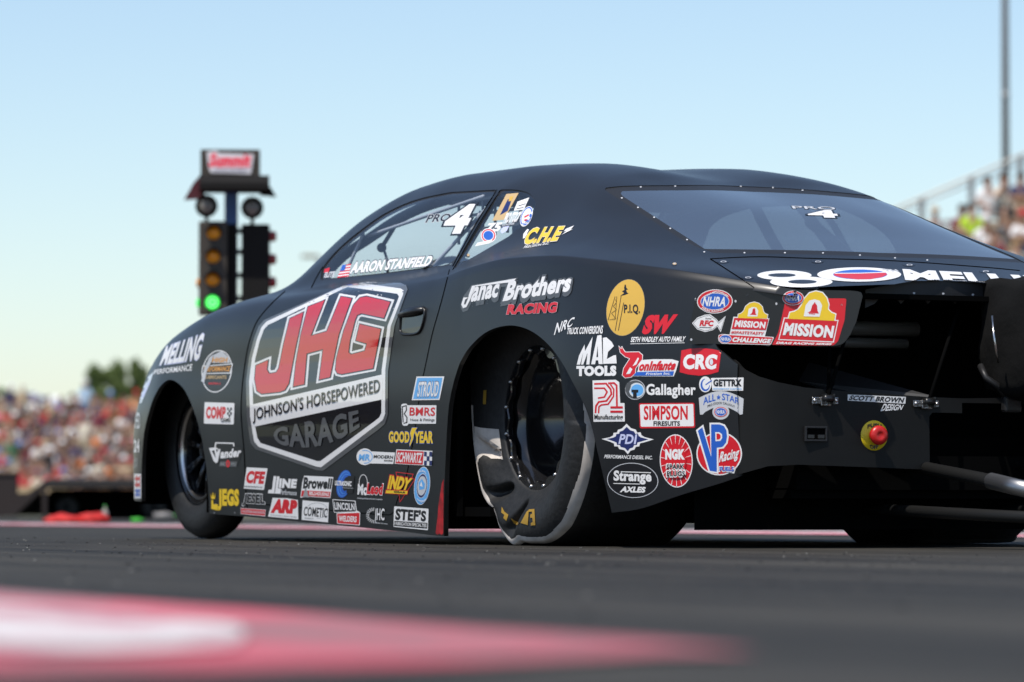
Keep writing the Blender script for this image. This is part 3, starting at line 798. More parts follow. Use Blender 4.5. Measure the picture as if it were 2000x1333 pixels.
bm = bmesh.new(); tube(bm, [Vector((1.62 + .03*math.sin(a), .30 + .15*math.cos(a), .86 + .13*math.sin(a))) for a in np.linspace(0, 2*math.pi, 25)], .013, 8, cap=False); tube(bm, [(1.62,.30,.86),(1.95,.30,.80)], .02, 8); bm_obj("steering_wheel", bm, M_TRIM, car)
bm = bmesh.new(); lathe(bm, [(0,.01),(.014,.01),(.017,0),(.014,-.012),(0,-.015)], (1.60,.60,1.02), (-.9,.45,0), 16); tube(bm, [(1.60,.60,1.02),(1.55,.575,1.09),(1.50,.565,1.13)], .008, 6); tube(bm, [(1.58,.60,1.01),(1.53,.61,.97),(1.53,.61,.93)], .005, 6); bm_obj("cockpit_mirror", bm, M_TRIM, car)
bm = bmesh.new()
for k in range(6): box(bm, (.62 + .10*k, .555 - .004*k, 1.09 - .004*k), (.010, .006, .13), mi=0)
for k in range(3): box(bm, (.87, .553, 1.145 - .05*k), (.52, .005, .010))
bm_obj("window_net", bm, M_BAR, car)
# ================================================================== stickers: thin vinyl laid on the bodywork
bpy.context.view_layer.update()
def bvh_of(objs):
    V, Fs = [], []
    for o in objs:
        n = len(V); V += [v.co.copy() for v in o.data.vertices]
        Fs += [tuple(n + i for i in p.vertices) for p in o.data.polygons]
    return BVHTree.FromPolygons(V, Fs)
BVH_BODY = bvh_of([shell, bumper, plate_obj] + PANES + [o for p in PANES for o in p.children])
BVH_TYRE = bvh_of([tyre_left])

VINYL = {}
def vinyl(name, col, rough=0.32):
    VINYL[name] = mat("vinyl_" + name, col, rough=rough, spec=0.5)
for n_, c_ in dict(white=(.80,.79,.78), black=(.010,.010,.012), red=(.62,.012,.022), yellow=(.82,.55,.02), gold=(.62,.38,.06), blue=(.02,.11,.50),
                   sky=(.12,.40,.78), navy=(.015,.025,.12), grey=(.30,.31,.32), dgrey=(.085,.09,.095), pale=(.62,.68,.72), orange=(.75,.33,.05),
                   lilac=(.55,.58,.80), tan=(.55,.38,.18), silver=(.55,.56,.58)).items(): vinyl(n_, c_)
for n_, c_ in dict(gred=(.60,.012,.020), gwhite=(.80,.79,.78), gblack=(.010,.011,.013), gdark=(.10,.105,.11)).items(): vinyl(n_, c_, .06)
for n_ in ("gred", "gwhite", "gblack", "gdark"):
    b_ = VINYL[n_].node_tree.nodes["Principled BSDF"]; b_.inputs["Coat Weight"].default_value = 0.42; b_.inputs["Coat Roughness"].default_value = .015
VINYL["dust_sun"] = M_DUST_SUN; VINYL["letters"] = M_YELLOW_T; VINYL["gap"] = M_GAP; VINYL["trim"] = M_TRIM; VINYL["redpaint"] = mat("worn_red_paint", (.35,.008,.01), rough=.6, noise=.5, scale=30)

def text_mesh(body, bold, shear):
    bold = bold if bold <= .05 else .05 + (bold - .05) * .5
    c = bpy.data.curves.new("lettering", 'FONT'); c.body = body; c.offset = min(bold, .095); c.shear = shear; c.resolution_u = 3; c.fill_mode = 'FRONT'
    c.space_character = 1.0 + bold * 1.2
    o = bpy.data.objects.new("lettering", c)
    me = o.to_mesh()
    V = np.array([v.co[:2] for v in me.vertices]) if len(me.vertices) else np.zeros((0, 2)); Fs = [tuple(p.vertices) for p in me.polygons]
    o.to_mesh_clear(); bpy.data.objects.remove(o); bpy.data.curves.remove(c)
    return V, Fs

def offset_poly(P, d):
    P = [np.array(p, float) for p in P]; n = len(P); A = sum(P[i-1][0]*P[i][1] - P[i][0]*P[i-1][1] for i in range(n)); sg = 1 if A > 0 else -1
    out = []
    for i in range(n):
        e0 = P[i] - P[i-1]; e1 = P[(i+1) % n] - P[i]
        e0 /= np.linalg.norm(e0) + 1e-9; e1 /= np.linalg.norm(e1) + 1e-9
        n0 = np.array([e0[1], -e0[0]]) * sg; n1 = np.array([e1[1], -e1[0]]) * sg
        m = n0 + n1; l = np.linalg.norm(m); m = m / (l + 1e-9); k = max(np.dot(m, n0), .55)
        out.append(P[i] + m * d / k)
    return out

class Decal:
    def __init__(self, name="sponsor_decal", bvh=None, parent=None, lift=.0008, step=.00018, up_only=False):
        self.name, self.bvh, self.parent, self.lift, self.step, self.up = name, bvh or BVH_BODY, parent or car, lift, step, up_only
        self.items = []
    def add(self, V, Fs, col): self.items.append((np.asarray(V, float), Fs, col)); return self
    def poly(self, P, col, off=0):
        if off: P = offset_poly(P, off)
        P = [(float(p[0]), float(p[1])) for p in P]
        tris = tessellate_polygon([[Vector((x, y, 0)) for x, y in P]])
        return self.add(P, [tuple(t) for t in tris], col)
    def rpoly(self, P, col, r=3):
        """polygon with rounded corners"""
        P = [np.array(p, float) for p in P]; out = []; n = len(P)
        for i in range(n):
            a, b, c = P[i-1], P[i], P[(i+1) % n]
            u = (a - b); v = (c - b); lu, lv = np.linalg.norm(u), np.linalg.norm(v); k = min(r, lu * .45, lv * .45)
            p0, p1 = b + u / lu * k, b + v / lv * k
            for t in (0, .33, .67, 1): out.append((1-t)**2 * p0 + 2*t*(1-t) * b + t*t * p1)
        return self.poly(out, col)
    def ell(self, c, rx, ry, col, tilt=0, n=36, a0=0, a1=360):
        ts = np.radians(np.linspace(a0, a1, n, endpoint=(a1 - a0) < 360)); t = math.radians(tilt)
        return self.poly([(c[0] + rx*math.cos(a)*math.cos(t) - ry*math.sin(a)*math.sin(t), c[1] + rx*math.cos(a)*math.sin(t) + ry*math.sin(a)*math.cos(t)) for a in ts], col)
    def stroke(self, P, w, col, closed=False):
        P = [np.array(p, float) for p in P]; n = len(P); L = []
        for i in range(n):
            a = P[i-1] if (i or closed) else P[i]; b = P[(i+1) % n] if (i < n-1 or closed) else P[i]
            d0 = P[i] - a; d1 = b - P[i]
            d0 = d0 / (np.linalg.norm(d0) or 1); d1 = d1 / (np.linalg.norm(d1) or 1)
            t = d0 + d1; t /= np.linalg.norm(t) + 1e-9; nn = np.array([-t[1], t[0]])
            k = max(abs(np.dot(nn, np.array([-d1[1], d1[0]]) if np.linalg.norm(d1) > .5 else np.array([-d0[1], d0[0]]))), .5)
            ww = (w[i] if isinstance(w, (list, tuple)) else w) / 2
            L.append((P[i] + nn * ww / k, P[i] - nn * ww / k))
        V = [q for pr in L for q in pr]
        Fs = [(2*i, 2*i+1, 2*((i+1) % n)+1, 2*((i+1) % n)) for i in range(n if closed else n-1)]
        return self.add(V, Fs, col)
    def text(self, s, TL, TR, BR, BL, col, bold=.02, shear=0, ol=None, bow=0, bowt=0, shadow=None):
        """lettering stretched into the quad TL TR BR BL; ol = ((colour, extra weight), ...); bow bends it"""
        V, Fs = text_mesh(s, bold, shear)
        lo, hi = V.min(0), V.max(0)
        TL, TR, BR, BL = [np.array(p, float) for p in (TL, TR, BR, BL)]
        def place(W):
            uv = (W - lo) / (hi - lo); u, v = uv[:, :1], uv[:, 1:]
            P = (1-u)*(1-v)*BL + u*(1-v)*BR + u*v*TR + (1-u)*v*TL
            b = 4 * u * (1 - u)
            P[:, 1] += (b * (bowt * v + bow * (1 - v)))[:, 0]
            return P
        for oc, k in (ol or ()):
            V2, F2 = text_mesh(s, bold + k, shear)
            # outlines keep the letter pitch of the base weight
            n0, n1 = V.mean(0), V2.mean(0)
            W = (V2 - (V2.min(0) + V2.max(0)) / 2); sc = ((hi - lo) + 2 * k) / (V2.max(0) - V2.min(0)); W = W * sc + (lo + hi) / 2
            P = place(W)
            if shadow: self.add(P + np.array(shadow), F2, oc)
            self.add(P, F2, oc)
        return self.add(place(V), Fs, col)
    def done(self, label=None, mx=8.0):
        bm = bmesh.new(); mats = []; k = 0
        for V, Fs, col in self.items:
            b2 = bmesh.new(); vs = [b2.verts.new((p[0], p[1], 0)) for p in V]
            for f in Fs:
                try: b2.faces.new([vs[i] for i in f])
                except ValueError: pass
            bmesh.ops.triangulate(b2, faces=b2.faces)
            for _ in range(5):
                es = [e for e in b2.edges if e.calc_length() > mx]
                if not es: break
                bmesh.ops.subdivide_edges(b2, edges=es, cuts=1); bmesh.ops.triangulate(b2, faces=b2.faces)
            m = VINYL[col]
            if m not in mats: mats.append(m)
            mi = mats.index(m); new = {}
            for v in b2.verts:
                d = Vector(ray(v.co)).normalized()
                loc, nor, _, _ = self.bvh.ray_cast(CAM, d)
                if loc is None: continue
                if nor.dot(d) > 0: nor = -nor
                if self.up and nor.z < .5: continue
                if nor.dot(d) > -.004: continue
                new[v] = bm.verts.new(loc + nor * (self.lift + self.step * k))
            for f in b2.faces:
                if all(v in new for v in f.verts):
                    g = [new[v] for v in f.verts]
                    if max((g[i].co - g[i-1].co).length for i in range(3)) > .25: continue
                    try: q = bm.faces.new(g); q.material_index = mi
                    except ValueError: pass
            b2.free(); k += 1
        me = bpy.data.meshes.new(self.name); bm.normal_update(); bm.to_mesh(me); bm.free()
        for m in mats: me.materials.append(m)
        o = bpy.data.objects.new(self.name, me); COL.objects.link(o); o.parent = self.parent
        if label: o["label"] = label
        return o

fG = frame(460, 540, .285); fH = frame(280, 620, .2402); fS = frame(460, 880, .21); fQ = frame(680, 720, .15)
fJ = frame(880, 420, .1875); fK = frame(1100, 640, .19); fL = frame(1140, 800, .17); fP = frame(1340, 550, .18)
def T(d, f, s, TL, TR, BR, BL, col, **k):
    sc = f([(1, 0)])[0][0] - f([(0, 0)])[0][0]
    for q in ("bow", "bowt"):
        if q in k: k[q] *= sc
    return d.text(s, *f([TL, TR, BR, BL]), col, **k)
def TB(d, f, s, x0, y0, x1, y1, col, sk=0, sl=0, **k):
    """box text: sk = how far the top leans right, sl = how far the right end drops"""
    return d.text(s, *f([(x0 + sk, y0), (x1 + sk, y0 + sl), (x1, y1 + sl), (x0, y1)]), col, **k)

# ---- panel seams
for pts, w in (([(557,569),(530,594),(504,625),(491,655),(482,690),(474,747),(471,803),(474,850),(477,884),(480,949),(484,1006)], 1.7),
               ([(878,527),(862,590),(845,650),(833,705),(822,760),(812,830),(802,890),(790,945),(777,975),(771,996),(765,1004),(756,1006),(712,1003),(600,993),(483,983)], 1.5),
               ([(608,563),(619,541),(631,521)], 1.6), ([(1387,506),(1429,533),(1473,562)], 1.8), ([(1387,506),(1480,502),(1580,505),(1748,510),(1916,522),(1992,529)], 1.4),
               ([(971,371),(928,440),(884,521)], 1.8), ([(977,372),(934,440),(884,528)], 1.3)):
    Decal("panel_seam", lift=.0006).stroke(spline(pts, 5), w, "gap").done()

# ---- the big door shield
d = Decal("door_emblem", lift=.0016, step=.00022)
SH_O = [(740,66),(905,42),(1130,48),(1172,64),(1182,92),(1165,135),(1092,340),(1048,650),(1046,950),(1028,1010),(990,1045),(605,1332),(560,1330),(140,1185),(104,1140),(80,960),(74,720),(95,560),(130,425),(160,345),(200,300)]
SH_W = [(738,70),(905,56),(1135,86),(1155,100),(1150,130),(1068,340),(1030,640),(1028,945),(1012,985),(980,1012),(590,1308),(560,1305),(160,1168),(130,1130),(103,960),(96,720),(116,560),(150,430),(182,348),(215,312)]
SH_I = [(738,90),(770,77),(1112,122),(1124,140),(1045,340),(1005,640),(1003,935),(990,965),(960,990),(585,1266),(562,1266),(175,1142),(152,1105),(126,960),(120,720),(138,570),(170,440),(198,365),(225,335)]
d.poly(fG(SH_O), "gdark").poly(fG(SH_W), "gwhite").poly(fG(SH_I), "gblack")
d.poly(fG([(104,882),(1012,673),(1012,843),(126,1032)]), "gwhite")
J = [(378,292),(472,247),(420,480),(372,735),(345,780),(310,793),(185,806),(152,785),(138,705),(146,612),(230,575),(222,640),(238,668),(285,660),(303,630),(335,470)]
H = [(503,212),(618,166),(524,408),(632,378),(728,143),(803,155),(715,400),(655,692),(580,710),(607,500),(495,530),(478,740),(403,757),(420,600),(455,400)]
G = [(1068,178),(905,142),(860,150),(815,200),(750,370),(700,560),(692,640),(705,665),(735,672),(950,632),(1003,362),(858,328),(832,440),(908,462),(893,512),(800,536),(782,522),(792,440),(828,300),(842,268),(870,256),(1025,288)]
for L in (J, H, G): d.poly(fG(L), "gwhite", off=5.6)
for L in (J, H, G): d.poly(fG(L), "gblack", off=1.6)
for L in (J, H, G): d.poly(fG(L), "gred", off=-.2)
T(d, fG, "JOHNSON'S HORSEPOWERED", (126,905), (996,700), (998,820), (126,1010), "gblack", bold=.012)
T(d, fG, "GARAGE", (264,1045), (850,915), (860,1035), (275,1140), "gdark", bold=.035, bow=80)
d.done("large gloss shield emblem with red letters on the door", mx=7)

# ---- front fender
d = Decal()
T(d, fH, "MELLING", (190,238), (502,128), (452,345), (132,392), "white", bold=.03, ol=(("lilac", .03),))
T(d, fH, "PERFORMANCE", (92,428), (402,380), (396,434), (90,466), "white", bold=.02); d.done()
d = Decal()
d.ell(fH([(600,440)])[0], 29, 42, "white", tilt=12).ell(fH([(600,440)])[0], 27, 40, "black", tilt=12)
d.poly(fH([(565,310),(640,275),(700,330),(705,372),(560,372)]), "silver")
d.poly(fH([(482,395),(732,376),(714,458),(474,462)]), "white").poly(fH([(490,402),(722,384),(706,450),(482,455)]), "black")
TB(d, fH, "HIGH", 560, 328, 682, 368, "orange", bold=.04, sk=8); T(d, fH, "PERFORMANCE", (500,402), (714,396), (704,440), (494,444), "orange", bold=.03)
TB(d, fH, "LUBRICANTS", 500, 474, 680, 502, "tan", bold=.03); TB(d, fH, "MANTENO, IL", 535, 530, 635, 552, "red", bold=.03)
d.poly(fH([(575,300),(540,330),(500,420),(475,520),(500,535),(520,440),(560,360)]), "silver"); d.done()
d = Decal()
d.rpoly(fH([(497,688),(746,695),(740,875),(491,868)]), "black", 2).rpoly(fH([(500,691),(743,698),(737,872),(494,865)]), "white", 2)
T(d, fH, "COMP", (514,725), (675,727), (668,828), (510,826), "red", bold=.06)
for i in range(3):
    for j in range(4):
        if (i + j) % 2 == 0: d.poly(fH([(684+13*i,735+19*j),(697+13*i,735+19*j),(697+13*i,754+19*j),(684+13*i,754+19*j)]), "black")
TB(d, fH, "CAMS", 634, 818, 712, 850, "black", bold=.04, ol=(("white", .05),)); d.done()
d = Decal()
d.poly(fH([(585,1012),(745,1016),(742,1050),(810,1060),(795,1120),(780,1170),(620,1170),(600,1200),(570,1185),(530,1060),(580,1055)]), "black")
d.stroke(fH([(738,1050),(735,1025),(590,1022),(585,1060),(610,1075)]), 2.4, "white")
d.poly(fH([(536,1065),(590,1058),(598,1100),(618,1070),(630,1075),(606,1180),(590,1185),(572,1165)]), "white").poly(fH([(558,1085),(580,1082),(592,1150)]), "black")
T(d, fH, "ander", (634,1075), (806,1062), (790,1135), (628,1150), "white", bold=.05)
d.poly(fH([(628,1172),(770,1172),(760,1218),(620,1212)]), "dgrey"); TB(d, fH, "INC", 632, 1182, 668, 1205, "grey"); TB(d, fH, "0", 676, 1160, 708, 1222, "red", bold=.05); TB(d, fH, "WELD", 716, 1182, 758, 1205, "grey"); d.done()
d = Decal()
TB(d, fN, "JEGS", 690, 922, 852, 1088, "yellow", bold=.07, sl=2); d.poly(fN([(634,955),(645,985),(652,945),(660,985),(671,952),(668,1000),(640,1000)]), "yellow"); d.poly(fN([(640,1008),(655,1008),(655,1040),(690,1040),(690,1088),(640,1075)]), "yellow"); d.done()
d = Decal()   # stickers on the wrap of the nose
d.poly([(301,726),(284,742),(270,778),(268,790),(277,787),(293,750)], "pale"); d.poly([(296,742),(285,752),(275,778),(280,779),(290,757)], "lilac")
TB(d, frame(0,0,1), "SPEED", 263, 806, 274, 838, "silver", bold=.03); TB(d, frame(0,0,1), "24", 262, 858, 273, 884, "white", bold=.05); TB(d, frame(0,0,1), "XXV", 262, 895, 270, 915, "grey")
d.done()
d = Decal(); d.poly([(258,926),(276,926),(276,974),(258,974)], "white").poly([(260,929),(274,929),(274,953),(260,953)], "red").poly([(260,955),(274,955),(274,971),(260,971)], "blue").done("small white decal with a red and a blue field")

# ---- door bottom and rocker
d = Decal(); d.poly(fS([(106,158),(300,168),(266,368),(78,355)]), "white"); T(d, fS, "CFE", (114,188), (282,196), (262,315), (92,306), "red", bold=.07); T(d, fS, "RACING PRODUCTS, INC.", (86,328), (258,338), (256,354), (84,344), "black"); d.done()
d = Decal(); d.poly(fS([(357,240),(382,241),(362,402),(303,398),(310,368),(340,365)]), "white").poly(fS([(388,242),(412,243),(396,352),(425,356),(418,404),(368,402)]), "white")
T(d, fS, "INE", (412,262), (578,268), (566,352), (404,350), "white", bold=.08, shear=.0); T(d, fS, "Performance", (424,362), (574,374), (570,420), (420,412), "silver", bold=.02); d.done()
d = Decal(); d.poly(fS([(640,236),(912,248),(884,445),(690,432),(605,440),(622,300)]), "white"); T(d, fS, "Browell", (640,248), (905,262), (890,362), (628,358), "black", bold=.05); d.poly(fS([(668,374),(886,386),(880,436),(690,426),(612,430),(620,374)]), "red"); T(d, fS, "BELLHOUSING", (690,382), (876,394), (870,426), (688,416), "white", bold=.03); d.poly(fS([(652,345),(672,380),(685,440),(628,432),(640,395)]), "grey"); d.done()
d = Decal(); c = fS([(1010,312)])[0]
for rx, ry, cl in ((14,27.5,"blue"),(12.4,24.6,"sky"),(11.8,23.8,"blue"),(9.6,19.8,"sky"),(9,19,"blue"),(6,14,"black")): d.ell((c[0] + (14-rx)*.55, c[1]), rx, ry, cl, tilt=12)
d.poly(fS([(1048,235),(1110,240),(1095,400),(1035,398)]), "black"); T(d, fS, "ULTRASONIC", (932,280), (1086,288), (1082,336), (928,326), "white", bold=.05); T(d, fS, "Professional Cleaning Systems", (1000,342), (1100,348), (1100,358), (1000,352), "silver"); d.done()
d = Decal(); d.stroke([(fS([(1190,300)])[0][0] + 8*math.cos(a), fS([(1190,300)])[0][1] + 15.5*math.sin(a)) for a in np.linspace(0, 2*math.pi, 28)], 1.1, "white")
d.ell(fS([(1182,362)])[0], 11, 13, "black"); T(d, fS, "Mc", (1142,310), (1226,316), (1222,420), (1136,412), "white", bold=.05); T(d, fS, "Leod", (1232,304), (1380,312), (1366,416), (1222,408), "red", bold=.06, ol=(("white", .05),)); T(d, fS, "Performance Engineered Driveline Components", (1138,436), (1370,448), (1370,468), (1138,456), "silver"); d.done()
d = Decal()
for tri in ([(1495,203),(1655,222),(1640,262),(1672,268),(1532,480)],): d.stroke(fS(tri), 1.3, "red", closed=True)
d.poly(fS([(1400,366),(1610,372),(1602,414),(1392,402)]), "red").poly(fS([(1404,372),(1604,378),(1598,408),(1398,398)]), "yellow"); T(d, fS, "INDY", (1440,232), (1650,262), (1608,372), (1414,360), "yellow", bold=.06, ol=(("red", .06),)); T(d, fS, "GEAR", (1478,376), (1588,384), (1584,400), (1474,392), "black", bold=.04); d.done()
d = Decal(); c = fS([(1737,330)])[0]
for rx, ry, cl in ((15.5,37.5,"white"),(14.7,36.4,"sky"),(10.5,24,"white"),(9.9,23,"navy"),(8.8,19,"silver")): d.ell(c, rx, ry, cl, tilt=6)
d.poly([(c[0]-6,c[1]-6),(c[0],c[1]-14),(c[0]+6,c[1]-4),(c[0]+5,c[1]+6),(c[0]-5,c[1]+8)], "sky").poly([(c[0]-4,c[1]),(c[0]-1,c[1]-9),(c[0]+2,c[1]+2)], "white")
T(d, fS, "RACING", (1700,205), (1775,205), (1780,225), (1695,225), "white", bold=.03, bow=-25, bowt=-25); T(d, fS, "ENGINES", (1690,440), (1785,440), (1775,460), (1700,460), "white", bold=.03, bow=25, bowt=25); d.done()
d = Decal(); T(d, fS, "JESEL", (84,402), (272,408), (276,528), (62,515), "black", bold=.05, ol=(("white", .05),)); d.poly(fS([(52,536),(284,552),(278,614),(52,592)]), "white").poly(fS([(55,540),(281,556),(275,608),(55,588)]), "red"); T(d, fS, "VALVETRAIN INNOVATION", (66,552), (272,566), (270,594), (64,578), "silver", bold=.02); d.done()
d = Decal(); d.poly(fS([(346,442),(480,445),(582,462),(586,642),(304,616),(330,520)]), "white"); T(d, fS, "ARP", (352,450), (578,462), (576,592), (326,582), "red", bold=.12, shear=.1); T(d, fS, "The World Leader In Fastener Technology", (325,596), (572,616), (572,628), (325,606), "black"); d.done()
d = Decal(); d.poly(fS([(626,464),(870,486),(862,670),(617,646)]), "white"); d.stroke([(fS([(760,560)])[0][0] + 21*math.cos(a), fS([(760,560)])[0][1] + 15*math.sin(a)) for a in np.linspace(-2.6, 1.6, 24)], .7, "grey"); T(d, fS, "COMETIC", (642,522), (862,540), (854,628), (634,608), "black", bold=.02); T(d, fS, "GASKET", (645,622), (730,630), (730,642), (645,636), "grey"); d.done()
d = Decal(); d.rpoly(fS([(903,455),(1118,468),(1130,560),(1155,572),(1150,582),(918,580)]), "white", 1.5).rpoly(fS([(909,461),(1112,474),(1122,568),(922,574)]), "black", 1.5); T(d, fS, "LINCOLN", (918,480), (1108,494), (1112,560), (926,552), "white", bold=.03)
d.rpoly(fS([(943,584),(1163,575),(1160,698),(948,682)]), "white", 1.5).rpoly(fS([(949,589),(1157,581),(1154,691),(953,677)]), "red", 1.5); T(d, fS, "WELDERS", (964,606), (1132,614), (1130,670), (966,660), "white", bold=.03); d.done()
d = Decal(); c = fS([(1290,605)])[0]
for k in range(13):
    a = math.radians(75 + k * 16.5); d.stroke([(c[0] + 9*math.cos(a), c[1] + 9*math.sin(a)), (c[0] + 15*math.cos(a), c[1] + 15.5*math.sin(a))], 1.2, "white")
T(d, fS, "IHC", (1312,538), (1394,540), (1392,652), (1306,648), "white", bold=.02); T(d, fS, "INDUSTRIAL HARD CARBON", (1305,666), (1424,680), (1424,690), (1305,678), "silver"); d.done()
d = Decal(); d.rpoly(fS([(1474,516),(1802,540),(1796,748),(1467,716)]), "black", 2).rpoly(fS([(1478,520),(1798,543),(1792,743),(1471,711)]), "white", 2); T(d, fS, "STEF'S", (1494,536), (1778,560), (1774,664), (1486,648), "black", bold=.05); d.poly(fS([(1480,656),(1788,674),(1786,728),(1476,702)]), "black"); T(d, fS, "FABRICATION SPECIALTIES", (1484,664), (1780,682), (1780,716), (1482,694), "white", bold=.02); d.done()

# ---- behind the door
d = Decal(); d.poly(fQ([(893,106),(1255,104),(1192,410),(830,414)]), "white").poly(fQ([(905,124),(1232,122),(1180,394),(850,398)]), "sky"); T(d, fQ, "STROUD", (925,172), (1196,168), (1168,368), (900,372), "white", bold=.03, ol=(("navy", .035),)); d.done()
d = Decal(); d.rpoly(fQ([(770,480),(1152,480),(1146,720),(770,720)]), "white", 1).rpoly(fQ([(692,462),(775,455),(790,745),(708,748)]), "white", 5)
d.stroke(fQ([(720,700),(708,500),(760,485),(765,540),(735,590),(770,640),(768,705),(725,715)]), 2.2, "black"); T(d, fQ, "BMRS", (806,505), (1140,508), (1134,620), (802,616), "red", bold=.02); T(d, fQ, "Hose & Fittings", (816,652), (1130,650), (1128,698), (814,696), "black", bold=.01); d.done()
d = Decal(); T(d, fQ, "GOOD", (532,818), (802,820), (800,970), (532,966), "yellow", bold=.05, ol=(("blue", .04),)); T(d, fQ, "YEAR", (866,820), (1116,818), (1110,976), (864,972), "yellow", bold=.05, ol=(("blue", .04),))
d.poly(fQ([(838,772),(905,772),(885,805),(862,860),(850,925),(808,1020),(806,985),(828,905),(812,842)]), "blue", off=.8).poly(fQ([(838,772),(905,772),(885,805),(862,860),(850,925),(808,1020),(806,985),(828,905),(812,842)]), "yellow"); d.done()
d = Decal(); d.ell(fQ([(220,1150)])[0], 16.3, 16.3, "white").poly(fQ([(250,1078),(614,1096),(592,1244),(240,1236)]), "white"); d.stroke([(fQ([(222,1150)])[0][0] + 14.6*math.cos(a), fQ([(222,1150)])[0][1] + 12.5*math.sin(a)) for a in np.linspace(-1.9, 1.7, 22)], 1.4, "sky"); T(d, fQ, "MR", (150,1116), (300,1116), (288,1200), (138,1200), "sky", bold=.05); T(d, fQ, "MODERN", (340,1126), (594,1134), (588,1178), (334,1168), "black", bold=.03); T(d, fQ, "RACING", (476,1188), (586,1192), (582,1214), (472,1210), "black", bold=.03); d.done()
d = Decal(); d.poly(fQ([(630,1054),(1100,1074),(1090,1268),(608,1242)]), "white").poly(fQ([(640,1066),(988,1082),(974,1254),(620,1236)]), "red"); T(d, fQ, "SCHWARTZ", (650,1090), (972,1100), (958,1232), (632,1220), "white", bold=.03)
for i in range(3):
    for j in range(3):
        if (i + j) % 2 == 0: d.poly(fQ([(994+35*i,1084+58*j),(1029+35*i,1086+58*j),(1027+35*i,1144+58*j),(992+35*i,1142+58*j)]), "navy")
d.done()
d = Decal("sill_end", lift=.0008); d.poly([(867,936),(863,945),(861,960),(857,985),(855,1010),(852,1035),(850,1048),(866,1049)], "redpaint"); d.done("scraped red paint at the rear end of the sill")

# ---- rear quarter
d = Decal(); d.poly(fJ([(800,150),(760,200),(755,250),(800,235),(800,190),(820,155)]), "white")
T(d, fJ, "C.H.E", (838,138), (1196,118), (1108,276), (742,318), "yellow", bold=.06, ol=(("black", .06), ("white", .02)))
d.poly(fJ([(1205,150),(1288,116),(1252,158),(1276,152),(1158,212),(1210,172),(1180,178)]), "white"); T(d, fJ, "PRECISION INC.", (778,326), (1040,292), (1026,312), (760,356), "white", bold=.02); d.done()
d = Decal()
JS = [(230,742),(690,664),(660,700),(262,748),(208,890),(172,962),(136,974),(118,935),(142,862),(196,838),(192,862),(158,885),(146,932),(162,936),(186,880)]
d.poly([(x, y + 5) for x, y in fJ(JS)], "dgrey", off=2).poly(fJ(JS), "dgrey", off=2)
T(d, fJ, "anac", (252,748), (520,716), (488,860), (206,912), "white", bold=.04, ol=(("dgrey", .09),), shadow=(0, 5)); T(d, fJ, "Brothers", (615,690), (1285,606), (1240,800), (545,905), "white", bold=.045, ol=(("dgrey", .09),), shadow=(0, 5))
d.poly(fJ(JS), "white"); T(d, fJ, "RACING", (612,934), (1128,908), (1106,1020), (586,1042), "red", bold=.07, ol=(("silver", .02),)); d.done()
d = Decal(); T(d, fJ, "NRC", (1112,1125), (1302,1062), (1262,1160), (1078,1256), "white", bold=.02, ol=(("black", .04),)); T(d, fJ, "TRUCK CONVERSIONS", (1224,1180), (1594,1152), (1586,1240), (1210,1246), "white", bold=.03, ol=(("black", .05),)); d.done()
d = Decal(); d.ell(fB([(470,178)])[0], 37, 56.5, "dgrey", tilt=12).ell(fB([(470,178)])[0], 36.2, 55.5, "gold", tilt=12)
d.poly(fB([(466,48),(472,48),(475,66),(485,76),(474,78),(478,92),(488,98),(464,108),(440,112),(462,96),(450,86),(464,78),(462,66)]), "black")
d.stroke(fB([(446,112),(412,310)]), 1.2, "black").stroke(fB([(460,150),(430,308)]), 1.2, "black"); TB(d, fB, "P.I.Q.", 462, 160, 552, 218, "black", bold=.03)
d.stroke(fB([(412,115),(372,248)]), .8, "black").stroke(fB([(422,115),(412,245)]), .8, "black").stroke(fB([(414,130),(420,150),(402,170),(420,190),(392,210),(416,240),(372,248),(412,245)]), .7, "black"); d.done()
d = Decal(); T(d, fB, "SW", (590,220), (768,214), (716,326), (558,330), "red", bold=.09); T(d, fB, "SETH WADLEY AUTO FAMILY", (504,344), (812,340), (802,370), (498,374), "white", bold=.03); d.stroke(fB([(498,383),(804,377)]), 1.0, "white"); d.done()
d = Decal()
d.poly(fK([(142,382),(165,290),(222,175),(226,245),(305,95),(285,250),(272,381),(240,381),(252,262),(208,382),(186,382),(206,262),(176,382)]), "white")
d.poly(fK([(290,379),(354,84),(396,78),(408,377),(368,377),(362,338),(338,338),(330,379)]), "white").poly(fK([(344,306),(357,190),(362,306)]), "black")
d.poly(fK([(414,375),(411,108),(448,102),(500,148),(524,192),(464,252),(452,325),(518,290),(546,284),(553,370)]), "white"); TB(d, fK, "TOOLS", 140, 395, 550, 502, "white", bold=.10, sl=-3); d.done()
d = Decal()
WING = [(576,196),(600,225),(605,200),(622,232),(640,256),(780,254),(815,285),(812,330),(780,370),(745,420),(740,470),(700,508),(640,516),(612,490),(625,420),(690,320),(640,300),(590,255)]
d.poly(fK(WING), "white", off=1.3); d.poly(fK([(770,450),(790,340),(930,330),(1120,330),(1185,350),(1160,440),(1135,500),(725,500)]), "white", off=.6); d.poly(fK(WING), "red").poly(fK([(715,400),(770,310),(782,320),(755,380)]), "white").poly(fK([(650,480),(690,410),(715,430),(690,475)]), "white")
T(d, fK, "onInfante", (800,348), (1184,338), (1142,440), (774,448), "red", bold=.05); d.poly(fK([(758,458),(1142,450),(1130,494),(722,496)]), "blue"); T(d, fK, "Friction Inc.", (860,464), (1112,458), (1104,486), (852,490), "white", bold=.02); d.done()
